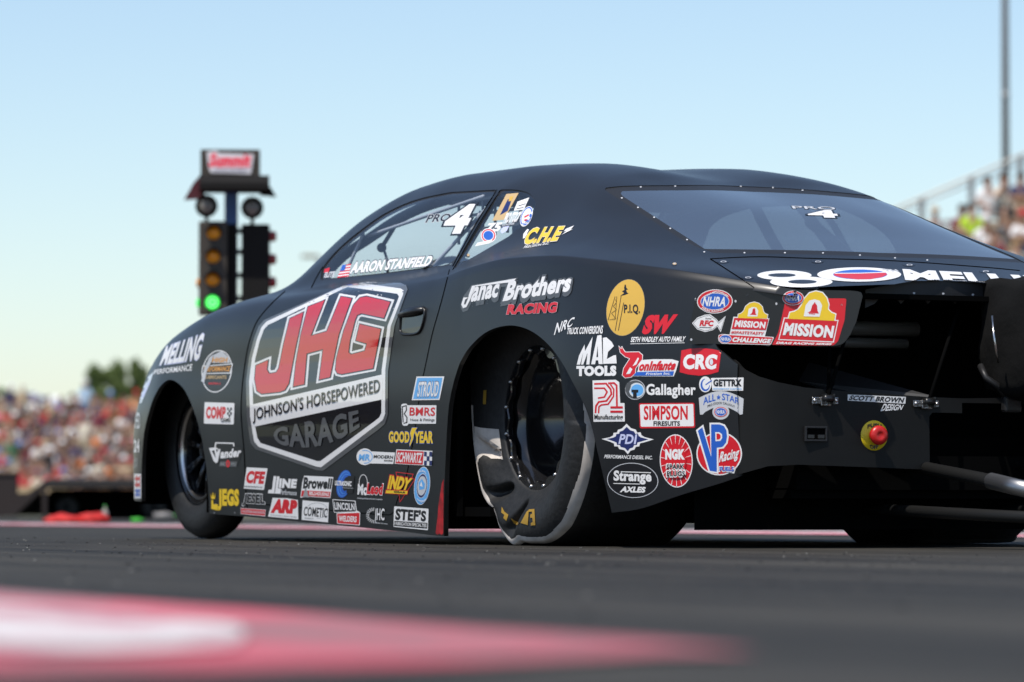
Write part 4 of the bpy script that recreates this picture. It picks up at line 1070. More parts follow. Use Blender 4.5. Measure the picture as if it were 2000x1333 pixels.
d = Decal(); d.poly(fK([(1216,236),(1300,220),(1410,212),(1530,222),(1626,242),(1598,456),(1510,482),(1400,496),(1290,484),(1198,460)]), "red"); T(d, fK, "CRC", (1240,274), (1590,276), (1570,432), (1228,430), "white", bold=.06); d.ell(fK([(1525,355)])[0], 4.6, 7.6, "red").ell(fK([(1525,355)])[0], 3.4, 6, "pale"); d.done()
d = Decal(); d.poly(fB([(283,590),(415,586),(434,600),(440,718),(464,718),(466,822),(289,824)]), "white")
d.stroke(fB([(293,610),(360,608),(386,640),(390,668),(362,706),(318,712),(303,735),(300,775)]), 3.6, "red").stroke(fB([(293,634),(350,634),(366,655),(350,684),(314,690)]), 3.2, "red").stroke(fB([(318,775),(320,738),(335,728),(372,724),(402,680),(404,640),(385,612)]), 2.8, "red")
d.stroke(fB([(372,606),(405,604),(420,618),(422,742)]), 3.4, "red").stroke(fB([(385,742),(455,742)]), 4, "red").stroke(fB([(385,766),(455,766)]), 4, "red"); TB(d, fB, "Manufacturing", 295, 782, 456, 818, "black", bold=.02); d.done()
d = Decal(); c = fK([(742,640)])[0]; d.ell(c, 19.8, 19.4, "silver").ell(c, 18.6, 18.2, "dgrey").ell((c[0]+3, c[1]+1), 15, 14.5, "pale").ell((c[0]+4, c[1]+1), 12, 11.5, "sky"); d.poly(fK([(705,640),(775,640),(775,668),(758,672),(760,725),(720,725),(722,668),(705,668)]), "black").poly(fK([(645,600),(690,545),(700,600),(680,660),(710,720),(665,700),(642,650)]), "dgrey")
TB(d, fK, "Gallagher", 856, 580, 1366, 730, "white", bold=.03); d.done()
d = Decal(); d.poly(fK([(1520,520),(1855,515),(1850,650),(1535,650)]), "white").ell(fK([(1462,585)])[0], 12, 15.5, "white"); d.stroke([(fK([(1465,588)])[0][0] + 8*math.cos(a), fK([(1465,588)])[0][1] + 11*math.sin(a)) for a in np.linspace(.1, 4.6, 20)], [1 + 3 * math.sin(math.pi * k / 19) for k in range(20)], "blue"); d.stroke(fK([(1465,590),(1530,545)]), 2, "blue"); TB(d, fK, "GETTRX", 1545, 532, 1835, 606, "black", bold=.05); TB(d, fK, "PERFORMANCE COATINGS", 1545, 624, 1835, 638, "sky"); d.done(mx=2.5)
d = Decal()
arc = [(1395 + 460*t, 725 - 75*math.sin(math.pi*t) + 8*t) for t in np.linspace(0, 1, 15)] + [(1846,890),(1820,898)] + [(1790 - 330*t, 870 - 60*math.sin(math.pi*t)) for t in np.linspace(0, 1, 11)] + [(1435,896),(1408,896)]
d.poly(fK(arc), "silver").ell(fK([(1622,868)])[0], 16.5, 15, "silver")
T(d, fK, "ALL   STAR", (1440,725), (1812,735), (1812,800), (1440,800), "blue", bold=.02, bow=-52, bowt=-52); d.poly(fK([(1600,688),(1606,708),(1620,712),(1608,724),(1610,742),(1598,732),(1584,742),(1588,722),(1578,710),(1594,708)]), "blue"); T(d, fK, "PRO STOCK CALLOUT", (1486,800), (1765,806), (1765,828), (1486,824), "black", bold=.01, bow=-38, bowt=-38)
d.ell(fK([(1622,868)])[0], 12.8, 9.6, "red").ell(fK([(1622,868)])[0], 11.4, 8.2, "white").ell(fK([(1622,868)])[0], 10.6, 7.4, "blue"); TB(d, fK, "NHRA", 1580, 848, 1664, 888, "white", bold=.02); d.done(mx=2.5)
d = Decal(); d.rpoly(fB([(545,719),(860,716),(864,858),(550,861)]), "red", 3).rpoly(fB([(551,726),(853,723),(857,849),(556,852)]), "white", 2.5); TB(d, fB, "SIMPSON", 573, 733, 822, 815, "red", bold=.03, sl=-1); TB(d, fB, "FIRESUITS", 628, 820, 778, 847, "black", bold=.04); d.done()
d = Decal(); DI = [(208,340),(300,322),(340,300),(345,270),(385,265),(395,235),(440,220),(495,165),(545,215),(600,232),(618,268),(655,262),(668,298),(700,318),(806,345),(700,378),(650,390),(640,425),(600,430),(585,462),(540,475),(510,516),(470,470),(410,455),(395,425),(355,425),(350,392),(300,370)]
d.poly(fL(DI), "white").poly(fL([(500 + (x - 505) * .80 + 5, 340 + (y - 340) * .80) for x, y in DI]), "navy"); T(d, fL, "PDI", (428,284), (618,288), (600,400), (402,396), "lilac", bold=.03, ol=(("navy", .04),)); T(d, fL, "PERFORMANCE DIESEL INC.", (250,520), (798,534), (790,576), (240,562), "white", bold=.02); d.done()
d = Decal(); c = fL([(565,815)])[0]; d.ell(c, 50, 34.2, "silver", tilt=4).ell(c, 48.6, 32.9, "black", tilt=4); T(d, fL, "Strange", (348,700), (782,712), (780,866), (345,854), "white", bold=.04); d.stroke(fL([(430,716),(776,728)]), 1.6, "white").stroke(fL([(345,850),(650,858)]), 1.4, "white"); T(d, fL, "AXLES", (446,884), (720,890), (706,958), (418,952), "white", bold=.06); d.done()
d = Decal(); c = fL([(1065,592)])[0]; d.ell(c, 32.2, 52, "white", tilt=-3).ell(c, 30.4, 50, "red", tilt=-3)
for k in range(18):
    a = math.radians(k * 20 + 8); d.stroke([(c[0] + 17*math.cos(a), c[1] + 30*math.sin(a)), (c[0] + 30*math.cos(a), c[1] + 49.5*math.sin(a))], [.3, 1.3], "white")
d.ell(c, 20, 34, "red", tilt=-3); TB(d, fL, "NGK", 945, 455, 1172, 578, "white", bold=.09); TB(d, fL, "SPARK", 962, 630, 1166, 688, "black", bold=.035, ol=(("white", .16),)); TB(d, fL, "PLUGS", 966, 708, 1174, 770, "black", bold=.035, ol=(("white", .16),)); d.done()
d = Decal(); VPP = [(1314,246),(1366,206),(1468,545),(1466,172),(1560,172),(1612,190),(1642,240),(1650,310),(1638,382),(1600,430),(1532,442),(1532,718),(1452,706)]
d.ell(fL([(1558,508)])[0], 44.5, 42.5, "white").poly(fL([(1560,640),(1760,640),(1730,735),(1690,732)]), "white"); d.ell(fL([(1558,508)])[0], 42, 40, "red"); d.poly(fL(VPP), "white", off=3.2); d.poly(fL(VPP), "blue"); d.poly(fL([(1514,262),(1560,262),(1592,285),(1594,330),(1572,362),(1518,366)]), "white").poly(fL([(1528,278),(1556,278),(1576,295),(1576,328),(1560,346),(1530,348)]), "red")
T(d, fL, "Racing", (1570,490), (1800,430), (1775,590), (1552,648), "white", bold=.03, shear=.2); TB(d, fL, "FUELS", 1564, 660, 1728, 712, "blue", bold=.05, ol=(("white", .14),)); d.done()

# ---- corner plate
def oval(d, c, k):
    for rx, ry, cl in ((35,23.5,"white"),(33.4,22,"red"),(28,16.6,"white"),(27,15.6,"blue")): d.ell(c, rx*k, ry*k, cl, tilt=-2)
    d.text("NHRA", (c[0]-21*k, c[1]-9.5*k), (c[0]+24*k, c[1]-9*k), (c[0]+20*k, c[1]+10*k), (c[0]-25*k, c[1]+9*k), "white", bold=.03)
d = Decal(); c = fP([(313,218)])[0]; oval(d, c, 1)
T(d, fP, "CHAMPIONSHIP", (205,165), (462,160), (450,180), (210,185), "white", bold=.03, bow=-58, bowt=-58); T(d, fP, "DRAG RACING", (180,278), (400,290), (408,310), (165,300), "white", bold=.03, bow=28, bowt=28); d.done()
d = Decal(); d.poly(fP([(65,455),(120,395),(205,362),(262,358),(330,410),(355,440),(430,375),(376,552),(340,490),(290,530),(205,550),(120,520)]), "white"); d.stroke(fP([(78,457),(125,405),(205,375),(255,372),(322,415),(356,455),(418,395),(374,530),(345,478),(288,520),(205,538),(125,510)]), .7, "black", closed=True); T(d, fP, "RFC", (160,420), (302,424), (292,490), (145,484), "red", bold=.06); T(d, fP, "Suite", (212,394), (276,396), (274,412), (210,410), "black", bold=.02); d.stroke(fP([(145,498),(275,503)]), 1, "black"); d.done()
d = Decal()
DOME = [(562,402),(568,358),(600,348),(628,320),(648,272),(690,238),(740,226),(790,240),(826,275),(838,328),(858,352),(884,362),(878,405)]
d.poly(fP(DOME), "white", off=1.3); d.poly(fP([(514,384),(905,402),(855,600),(474,576)]), "white"); d.poly(fP(DOME), "gold").poly(fP(DOME), "yellow", off=-.4)
d.poly(fP([(668,380),(680,300),(720,278),(765,285),(785,320),(775,382)]), "white").poly(fP([(690,362),(715,345),(725,300),(740,290),(752,300),(755,345),(765,366)]), "red")
d.poly(fP([(524,396),(896,410),(866,528),(496,516)]), "red"); T(d, fP, "MISSION", (540,420), (868,440), (856,512), (524,494), "white", bold=.05); T(d, fP, "#2FAST2TASTY", (494,536), (850,550), (842,586), (486,566), "red", bold=.03, shear=.1)
d.rpoly(fP([(352,582),(390,572),(958,604),(920,690),(385,676),(350,640)]), "white", 3).rpoly(fP([(358,586),(390,578),(948,610),(914,683),(388,670),(358,640)]), "red", 3); d.ell(fP([(428,624)])[0], 12, 8, "white").ell(fP([(428,624)])[0], 11, 7, "blue"); TB(d, fP, "NHRA", 378, 606, 480, 644, "white", bold=.02, sl=4); T(d, fP, "CHALLENGE", (510,604), (930,626), (914,674), (500,658), "white", bold=.06, shear=.1); d.done()
d = Decal()
d.rpoly(fP([(1075,180),(1740,186),(1720,420),(1650,650),(1600,696),(930,696),(1000,560),(1070,250)]), "red", 4)
DOME = [(1108,408),(1128,338),(1180,326),(1222,300),(1252,258),(1290,180),(1340,126),(1410,106),(1480,124),(1526,178),(1548,250),(1540,302),(1580,340),(1622,356),(1610,430)]
d.poly(fP(DOME), "white", off=1.8); d.poly(fP([(1062,392),(1655,420),(1604,664),(1000,636)]), "white"); d.poly(fP([(1072,402),(1644,430),(1594,652),(1012,626)]), "red"); d.poly(fP(DOME), "yellow", off=-.3)
d.poly(fP([(1278,380),(1298,260),(1340,208),(1396,194),(1450,210),(1478,262),(1450,384)]), "white").poly(fP([(1318,342),(1352,322),(1368,262),(1388,240),(1396,222),(1406,240),(1422,262),(1428,322),(1444,350)]), "red").stroke(fP([(1334,350),(1402,356)]), 1.6, "red"); d.stroke(fP([(1278,382),(1450,386)]), .8, "gold")
T(d, fP, "MISSION", (1078,446), (1612,482), (1590,618), (1050,584), "white", bold=.055); T(d, fP, "DRAG RACING SERIES", (985,654), (1590,672), (1580,692), (975,680), "white", bold=.05, shear=.2)
oval(d, fP([(1163,182)])[0], .60); d.done()
for p in fP([(105,195),(537,215),(980,243),(57,632),(1686,258)]):
    d = Decal("rivet", step=.001); d.ell(p, 2, 2.6, "silver", n=10); d.done()

# ---- deck, glass
d = Decal("deck_lettering", up_only=True)
for (cx, cy, rx, ry) in ((1532,538.5,53,9.5),(1565,551.5,61,10.5)): d.ell((cx, cy), rx, ry, "white")
d.ell((1527,538.5), 27, 3.7, "black").ell((1567,551.5), 28, 4.0, "black")
d.ell((1678,537.5), 82, 14, "white"); d.ell((1680,537.5), 53, 9.6, "blue"); d.poly([(1628,536),(1660,535.8),(1700,534.8),(1730,534.4),(1733,538),(1722,543),(1700,547),(1675,547.4),(1645,544),(1630,540)], "red"); d.stroke([(1630,535.6),(1680,535.2),(1728,533.6)], 1.4, "white")
d.text("TH", (1722,527), (1750,528), (1756,532), (1728,531), "silver", bold=.04); d.text("MELLING", (1762,527), (2130,546), (2165,572), (1768,549), "white", bold=.05); d.done(mx=2.2)
d = Decal("window_number"); T(d, fF, "PRO", (918,245), (1118,250), (1126,264), (926,258), "silver", bold=.01, ol=(("black", .04),)); T(d, fF, "4", (985,264), (1120,266), (1140,302), (1000,298), "white", bold=.06, ol=(("black", .05),)); d.done()
d = Decal("window_number"); T(d, fE, "PRO", (852,284), (1012,278), (985,328), (824,342), "black", bold=.02, ol=(("silver", .045),)); T(d, fE, "4", (1010,212), (1200,212), (1090,418), (930,422), "white", bold=.06, ol=(("black", .05),)); d.done()
d = Decal("driver_name", lift=.006); T(d, fE, "AARON STANFIELD", (334,620), (896,578), (856,654), (302,706), "white", bold=.05, ol=(("black", .06),)); d.done(mx=2.5)
d = Decal("flag_decal"); d.poly(fE([(248,638),(308,628),(290,720),(210,726)]), "white")
for k in range(5): d.poly(fE([(248-8.4*k,638+20*k),(308-3.6*k,628+20*k),(307-3.6*k,638+20*k),(243-8.4*k,648+20*k)]), "red")
d.poly(fE([(248,638),(275,634),(262,676),(232,680)]), "blue"); d.done()
d = Decal(); d.poly(fE([(122,665),(160,655),(150,690),(118,690)]), "red"); T(d, fE, "ELITE", (128,688), (198,680), (186,720), (118,726), "silver", bold=.05); d.done()
d = Decal(); d.poly(fE([(1390,142),(1476,134),(1372,322),(1292,328)]), "tan").poly(fE([(1400,180),(1430,175),(1400,260),(1345,290)]), "navy").poly(fE([(1415,160),(1440,158),(1425,190),(1405,195)]), "gold"); d.done()
d = Decal(); d.poly(fE([(1468,195),(1550,166),(1512,250),(1442,258)]), "white").stroke(fE([(1475,225),(1525,210)]), 1.4, "black").stroke(fE([(1462,245),(1510,236)]), 1.4, "black"); T(d, fE, "PRO STOCK", (1396,272), (1512,262), (1460,338), (1365,350), "white", bold=.05); T(d, fE, "QUALIFIER", (1366,352), (1452,342), (1444,358), (1358,370), "silver", bold=.03); d.done()
d = Decal(); c = fE([(1530,298)])[0]; d.ell(c, 10.5, 21, "white", tilt=22).ell(c, 9.6, 19.6, "blue", tilt=22).ell(c, 8, 16.6, "white", tilt=22); d.stroke([(c[0]-4,c[1]+2),(c[0]+5,c[1]-3)], 3, "red").stroke([(c[0]-4,c[1]+8),(c[0]+2,c[1]+6)], 3, "red"); d.done()
d = Decal(); T(d, fE, "75", (1268,346), (1368,338), (1338,404), (1238,404), "white", bold=.05); c = fE([(1266,432)])[0]; d.ell(c, 15, 14.5, "white").ell(c, 13.4, 12.8, "red").ell(c, 11, 10.4, "white").ell(c, 9.6, 9, "blue"); d.poly(fE([(1190,482),(1298,462),(1278,486),(1172,508)]), "white"); d.poly(fE([(1370,372),(1412,366),(1395,400),(1360,420),(1350,400)]), "lilac"); d.done()
d = Decal(); d.poly(fC([(513,550),(783,561),(781,593),(513,578)]), "white"); T(d, fC, "SCOTT BROWN", (528,553), (778,565), (770,589), (516,576), "black", bold=.05); T(d, fC, "DESIGN", (680,592), (774,598), (764,622), (664,628), "white", bold=.03, shear=.1); d.done()

# ---- slick: pale shoulder band, sunlit patch laid on as pale colour, painted letters
d = Decal("painted_sun_patch", bvh=BVH_TYRE, parent=tyre_left.parent, lift=.0018)
d.poly([(927,833),(940,836),(975,839),(979,870),(983,898),(972,897),(960,897),(952,892),(944,890),(936,897),(934,905),(929,880)], "dust_sun"); d.done(mx=8)
d = Decal("sidewall_lettering", bvh=BVH_TYRE, parent=tyre_left.parent, lift=.0018)
d.poly([(945,763),(951,762),(950,790),(944,790)], "letters"); d.poly([(981,990),(986,1000),(994,1006),(990,1018),(984,1012),(986,1006),(980,1002)], "letters"); d.poly([(998,1012),(1008,1018),(1016,1020),(1012,1026),(1004,1022)], "letters"); d.poly([(1018,1022),(1030,1000),(1034,997),(1032,1026)], "letters"); d.poly([(1034,996),(1045,995),(1047,1026),(1038,1027),(1038,1022),(1042,1020),(1041,1012),(1037,1012),(1037,1006),(1041,1004),(1040,1000),(1034,1001)], "letters"); d.done(mx=8)
# small screws round the rear glass and quick-release pins on the deck
for p in fF([(130,208),(205,252),(280,298),(355,350),(433,402),(513,459),(700,463),(888,463),(1065,464),(1237,474),(1400,487),(1550,497),(218,157),(378,153),(683,154),(832,160),(970,172)]):
    d = Decal("screw", step=.001); d.ell(p, 2.0, 1.3, "silver", n=8); d.done()
for p in fF([(600,503),(1040,503),(1465,518),(1820,548),(715,577)]):
    d = Decal("deck_pin"); d.ell(p, 12, 3.6, "black", n=20).ell((p[0]+1, p[1]+.6), 6, 1.6, "silver", n=14).ell((p[0]+1, p[1]+.8), 4, 1.0, "black", n=12); d.done()
d = Decal("body_fastener"); d.ell((1317,517), 5, 3, "black", n=14).ell((1317.5,516), 4, 2.2, "tan", n=12).ell((1317.5,515.4), 2, 1.1, "silver", n=10); d.done()
d = Decal("body_fastener"); d.ell((914,500), 4, 4, "black", n=14).ell((915,499), 2.6, 2.6, "tan", n=12); d.done()
_BV = _bvh([o for o in car.children if o.name.startswith("rear_valance")])
for p in ((1725,580),(1785,573),(1842,574),(1900,576),(1957,577)):
    d = Decal("rivet", bvh=_BV); d.ell(p, 2.6, 2.0, "silver", n=8); d.done()
d = Decal("switch_lettering", bvh=_bvh([o for o in bpy.data.objects if o.name == "switch_plate"])); d.text("PUSH", (1694,830), (1722,830), (1721,838), (1694,838), "black", bold=.05, bow=-3, bowt=-3); d.text("OFF", (1698,868), (1716,868), (1715,876), (1699,876), "black", bold=.05, bow=2, bowt=2); d.done()
for p in ((471,993),(419,1002),(422,985),(459,1002)):
    d = Decal("bolt"); d.ell(p, 2.2, 2.6, "black", n=8).ell(p, 1.2, 1.4, "grey", n=8); d.done()
# ================================================================== background
def toward(base):
    """heading that turns a thing's -Y side to the camera"""
    d = CAM - Vector(base); return math.atan2(d.y, d.x) + math.pi / 2

# ---- starting-line light tree, 26 m from the camera
TZ = 26.0; K = F_PX / TZ
tb = Vector(at_depth((455, 990), TZ)); tb.z = 0
tree = tag(empty("start_light_tower", tb, toward(tb)), "dark starting light tower with amber lamps, a lit green lamp and a lettered sign", "start lights")
def lx(px): return (px - 455) / K
def lz(py): return (990 - py) / K + .121
def plank(bm, x0, x1, y0, y1, d0, d1, bev=.006): box(bm, ((lx(x0)+lx(x1))/2, (d0+d1)/2, (lz(y0)+lz(y1))/2), (abs(lx(x1)-lx(x0)), abs(d1-d0), abs(lz(y0)-lz(y1))), bevel=bev)
M_TBOX = mat("tower_grey", (.050, .042, .034), rough=.65, spec=.3); M_TBLK = mat("tower_black", (.008, .0075, .007), rough=.75, spec=.2); M_TBLUE = mat("tower_blue", (.035, .11, .30), rough=.5)
M_AMBER = mat("amber_lens", (.80, .30, .01), rough=.25); M_REDL = mat("red_lens", (.25, .01, .012), rough=.3); M_GREEN = mat("lit_green_lens", (.02, .5, .08), rough=.3, emit=(.01, 1.0, .09), es=1.0); M_GDOT = mat("lit_green_diode", (.2, 1, .3), emit=(.22, 1.0, .25), es=1.6)
M_CLEAR = mat("grey_lens", (.16, .15, .13), rough=.25)
bm = bmesh.new(); plank(bm, 437, 463, 360, 1025, .02, .10); bm_obj("mast", bm, M_TBLUE, tree)
bm = bmesh.new(); plank(bm, 443, 462, 437, 990, -.005, .012); bm_obj("mast_cover", bm, M_TBLK, tree)
bm = bmesh.new(); plank(bm, 390, 506, 293, 350, -.10, .04); bm_obj("sign_box", bm, M_TBOX, tree)
def flat(name, pts, y, m, t=.006, parent=tree):
    bm = bmesh.new(); a = [bm.verts.new((lx(x), y, lz(z))) for x, z in pts]; b = [bm.verts.new((lx(x), y + t, lz(z))) for x, z in pts]
    bm.faces.new(a); bm.faces.new(b[::-1])
    for i in range(len(a)): bm.faces.new((a[i], a[i-1], b[i-1], b[i]))
    return bm_obj(name, bm, m, parent)
sign = flat("sign_panel", [(402,299),(420,296),(426,301),(494,303),(488,341),(410,339),(406,330)], -.112, mat("sign_white", (.62, .60, .62), rough=.5, emit=(.8,.75,.8), es=.12))
def lettering(s, x0, x1, y0, y1, y, m, parent, bold=.04, shear=.25, name="sign_lettering"):
    V, Fs = text_mesh(s, bold, shear); lo, hi = V.min(0), V.max(0); uv = (V - lo) / (hi - lo)
    o = mesh_obj(name, [(lx(x0) + u * (lx(x1) - lx(x0)), y, lz(y1) + v * (lz(y0) - lz(y1))) for u, v in uv], Fs, m, parent); return o
lettering("Summit", 406, 489, 301, 329, -.1135, mat("sign_red", (.62, .02, .05), rough=.5, emit=(.8,.03,.08), es=.25), sign, .06)
lettering("RACING EQUIPMENT", 416, 484, 332, 338, -.1135, mat("sign_ink", (.12, .12, .2), rough=.6), sign, .03)
bm = bmesh.new()
prof = [(-.20, 346), (-.26, 362), (-.26, 374), (.12, 374), (.12, 346)]
a = [bm.verts.new((lx(388), y, lz(z))) for y, z in prof]; b = [bm.verts.new((lx(524), y, lz(z))) for y, z in prof]
bm.faces.new(a); bm.faces.new(b[::-1])
for i in range(len(a)): bm.faces.new((a[i], a[i-1], b[i-1], b[i]))
bm_obj("canopy", bm, M_TBLK, tree)
flat("canopy_wing", [(358,391),(376,358),(386,346),(400,350),(398,388)], -.05, mat("wing_red", (.07, .008, .012), rough=.4), .05); flat("canopy_wing", [(516,360),(526,364),(538,384),(505,381)], -.05, M_TBLK, .05)
for x, y in ((402, 404), (491, 407)):
    l = empty("round_lamp", (lx(x), -.09, lz(y))); l.parent = tree
    bm = bmesh.new(); lathe(bm, [(.0, .12), (.050, .11), (.070, .03), (.072, -.005), (.064, -.012), (.062, .01)], (0, 0, 0), (0, 1, 0), 28); bm_obj("lamp_housing", bm, M_TBLK, l, smooth=True)
    bm = bmesh.new(); lathe(bm, [(0, -.016), (.028, -.012), (.046, .0)], (0, 0, 0), (0, 1, 0), 28); bm_obj("lens", bm, M_CLEAR, l, smooth=True)
    bm = bmesh.new(); tube(bm, [(0, .04, -.06), (0, .04, -.10)], .012, 8); bm_obj("lamp_stem", bm, M_TBLK, l)
lb = empty("lamp_bank", (0, 0, 0)); lb.parent = tree
bm = bmesh.new(); plank(bm, 387, 443, 433, 617, -.09, .03, .012); bm_obj("bank_box", bm, M_TBOX, lb)
def lamp(x, y, m, r=.044):
    bm = bmesh.new(); lathe(bm, [(0, -.022), (r*.5, -.019), (r*.85, -.010), (r, .0)], (lx(x), -.091, lz(y)), (0, 1, 0), 28); bm_obj("lamp_lens", bm, m, lb, smooth=True)
    bm = bmesh.new(); n = 20; rr = []
    for k in range(n + 1):
        t = math.pi * (k / n) * 1.1 - .05 * math.pi
        dpt = .075 * math.sin(max(0, min(math.pi, t)))**.6 + .012
        rr.append([bm.verts.new((lx(x) + math.cos(t) * q, -.09 - d_, lz(y) + math.sin(t) * q)) for q, d_ in ((r*1.12, 0), (r*1.12, dpt), (r*1.04, dpt), (r*1.04, 0))])
    for k in range(n):
        for j in range(3): bm.faces.new((rr[k][j], rr[k+1][j], rr[k+1][j+1], rr[k][j+1]))
    bm_obj("lamp_visor", bm, M_TBLK, lb)
for y in (456, 502, 547): lamp(416 - (y - 456) * .02, y, M_AMBER)
lamp(414, 592, M_GREEN)
for k in range(9):
    a = 2 * math.pi * k / 8; q = .028 if k < 8 else 0
    bm = bmesh.new(); lathe(bm, [(0, -.008), (.009, -.004), (.009, .004)], (lx(414) + q * math.cos(a), -.112, lz(592) + q * math.sin(a)), (0, 1, 0), 10); bm_obj("diode", bm, M_GDOT, lb)
rb = empty("lamp_bank"); rb.parent = tree
bm = bmesh.new(); plank(bm, 470, 526, 437, 617, -.02, .10, .012); bm_obj("bank_box", bm, M_TBLK, rb)
for y, m in ((460, M_REDL), (505, M_REDL), (550, M_REDL)):
    bm = bmesh.new(); lathe(bm, [(.034, -.02), (.036, .02), (.030, .045), (0, .05)], (lx(524), .04, lz(y)), (1, 0, 0), 18); bm_obj("lamp_lens", bm, m, rb, smooth=True)
for y, m in ((553, M_AMBER), (592, M_GREEN)):
    bm = bmesh.new(); lathe(bm, [(.03, 0), (.028, .014), (0, .02)], (lx(388), .0, lz(y)), (-1, 0, 0), 18); bm_obj("lamp_lens", bm, m, lb, smooth=True)
for y in (445, 486, 532, 577):
    bm = bmesh.new(); plank(bm, 463, 470, y, y + 10, .02, .05, .002); bm_obj("bank_bracket", bm, M_TBLK, rb)
bm = bmesh.new(); plank(bm, 430, 475, 1018, 1030, -.12, .2); bm_obj("mast_foot", bm, M_TBOX, tree)

# ---- people
SKIN = [mat("skin_%s" % n, c, rough=.6) for n, c in (("light", (.40, .235, .16)), ("tan", (.29, .16, .10)), ("brown", (.16, .08, .05)))]
CL = {n: mat("cloth_" + n.replace(" ", "_"), c, rough=.85) for n, c in {"white": (.74,.73,.72), "black": (.018,.018,.02), "navy": (.02,.03,.10), "red": (.48,.02,.03), "grey": (.28,.28,.29), "maroon": (.16,.02,.04), "blue": (.08,.20,.50), "pink": (.62,.24,.30), "orange": (.75,.20,.03), "tan": (.45,.34,.22), "pale blue": (.38,.52,.66), "lime": (.42,.62,.03), "green": (.06,.16,.08), "charcoal": (.06,.06,.065), "cream": (.66,.60,.48), "yellow": (.72,.52,.06), "purple": (.16,.08,.30), "denim": (.07,.11,.22), "khaki": (.36,.30,.20)}.items()}
M_SHOE = mat("shoe", (.25,.25,.25), rough=.7); HAIR = {n: mat("hair_" + n, c, rough=.8) for n, c in (("dark", (.02,.014,.01)), ("brown", (.09,.045,.02)), ("fair", (.36,.24,.11)), ("grey", (.32,.31,.30)))}
def person_mesh(name, J, E):
    """one continuous body grown round a skeleton; J: joint -> (x, y, z, radius)"""
    me = bpy.data.meshes.new(name); keys = list(J); me.from_pydata([J[k][:3] for k in keys], [(keys.index(a), keys.index(b)) for a, b in E], [])
    o = bpy.data.objects.new(name, me); COL.objects.link(o)
    o.modifiers.new("s", 'SKIN'); sb = o.modifiers.new("u", 'SUBSURF'); sb.levels = 1
    for i, k in enumerate(keys):
        sv = me.skin_vertices[0].data[i]; r = J[k][3]; sv.radius = r if isinstance(r, tuple) else (r, r); sv.use_root = (k == "pelvis")
    bpy.context.view_layer.update()
    ev = o.evaluated_get(bpy.context.evaluated_depsgraph_get()); out = bpy.data.meshes.new_from_object(ev)
    bpy.data.objects.remove(o)
    segs = [(np.array(J[a][:3]), np.array(J[b][:3]), a, b) for a, b in E]
    def kind(a, b):
        n = b.rstrip("LR")
        if n in ("neck", "head", "crown", "nose", "chin", "elbow", "wrist", "hand", "f", "ear", "thumb"): return 0
        if n in ("chest", "spine", "sleeve", "shoulder"): return 1
        if n in ("knee", "hip"): return 2
        if n in ("toe",): return 3
        return 0
    idx = []
    for p in out.polygons:
        c = np.array(p.center); best = None
        for a, b, ka, kb in segs:
            d = b - a; t = min(max(np.dot(c - a, d) / (np.dot(d, d) + 1e-9), 0), 1); q = np.linalg.norm(c - a - d * t)
            if best is None or q < best[0]: best = (q, kind(ka, kb), ka, kb, t)
        idx.append(best[1])
    for _ in range(4): out.materials.append(M_SHOE)
    out.polygons.foreach_set("material_index", idx); out.polygons.foreach_set("use_smooth", [True] * len(idx))
    return out
def skeleton(seated, arms, lean=0.0):
    J = {"pelvis": (0,0,.10,(.155,.12)), "spine": (0,.01+lean*.3,.30,(.145,.11)), "chest": (0,.02+lean*.7,.47,(.16,.11)), "neck": (0,.03+lean,.585,.055), "head": (0,.045+lean,.66,(.078,.085)), "crown": (0,.04+lean,.77,(.074,.085)), "nose": (0,.135+lean,.685,.016)}
    E = [("pelvis","spine"),("spine","chest"),("chest","neck"),("neck","head"),("head","crown"),("head","nose")]
    for s, k in ((1,"R"),(-1,"L")):
        A = arms[k]
        J["shoulder"+k] = (s*.175,.02+lean*.8,.50,.065); J["sleeve"+k] = tuple(np.array((s*.175,.02+lean*.8,.50))*.35 + np.array(A[0])*.65) + (.055,)
        J["elbow"+k] = (*A[0],.043); J["wrist"+k] = (*A[1],.030); h = np.array(A[1]); d = (h - np.array(A[0])); d /= np.linalg.norm(d); J["hand"+k] = (*(h + d*.07),.034); J["f"+k] = (*(h + d*.14),.020); J["thumb"+k] = (*(h + d*.08 + np.array((-s*.05,0,.02))),.013)
        E += [("chest","shoulder"+k),("shoulder"+k,"sleeve"+k),("sleeve"+k,"elbow"+k),("elbow"+k,"wrist"+k),("wrist"+k,"hand"+k),("hand"+k,"f"+k),("hand"+k,"thumb"+k)]
        if seated: L = [(s*.10,.06,.08),(s*.14,.44,.09),(s*.14,.42,-.36),(s*.15,.56,-.41)]
        else: L = [(s*.09,.0,.02),(s*.10,.03,-.40),(s*.10,-.02,-.80),(s*.11,.13,-.85)]
        J["hip"+k] = (*L[0],.088); J["knee"+k] = (*L[1],.062); J["ankle"+k] = (*L[2],.042); J["toe"+k] = (*L[3],.038)
        E += [("pelvis","hip"+k),("hip"+k,"knee"+k),("knee"+k,"ankle"+k),("ankle"+k,"toe"+k)]
    return J, E
POSES = {
 "sitting with hands on the knees": (True, skeleton(True, {"R": [(.25,.10,.28),(.16,.36,.20)], "L": [(-.25,.10,.28),(-.16,.36,.20)]}, .03)),
 "sitting with folded arms": (True, skeleton(True, {"R": [(.25,.08,.27),(-.02,.22,.33)], "L": [(-.25,.08,.27),(.02,.24,.30)]}, .0)),
 "sitting with one hand at the face": (True, skeleton(True, {"R": [(.24,.20,.34),(.08,.18,.58)], "L": [(-.24,.12,.27),(-.10,.34,.18)]}, .05)),
 "standing": (False, skeleton(False, {"R": [(.25,.0,.25),(.24,.10,.02)], "L": [(-.25,.0,.25),(-.24,.10,.02)]}, .0)),
}
PM = {k: (s, person_mesh("person", *js)) for k, (s, js) in POSES.items()}
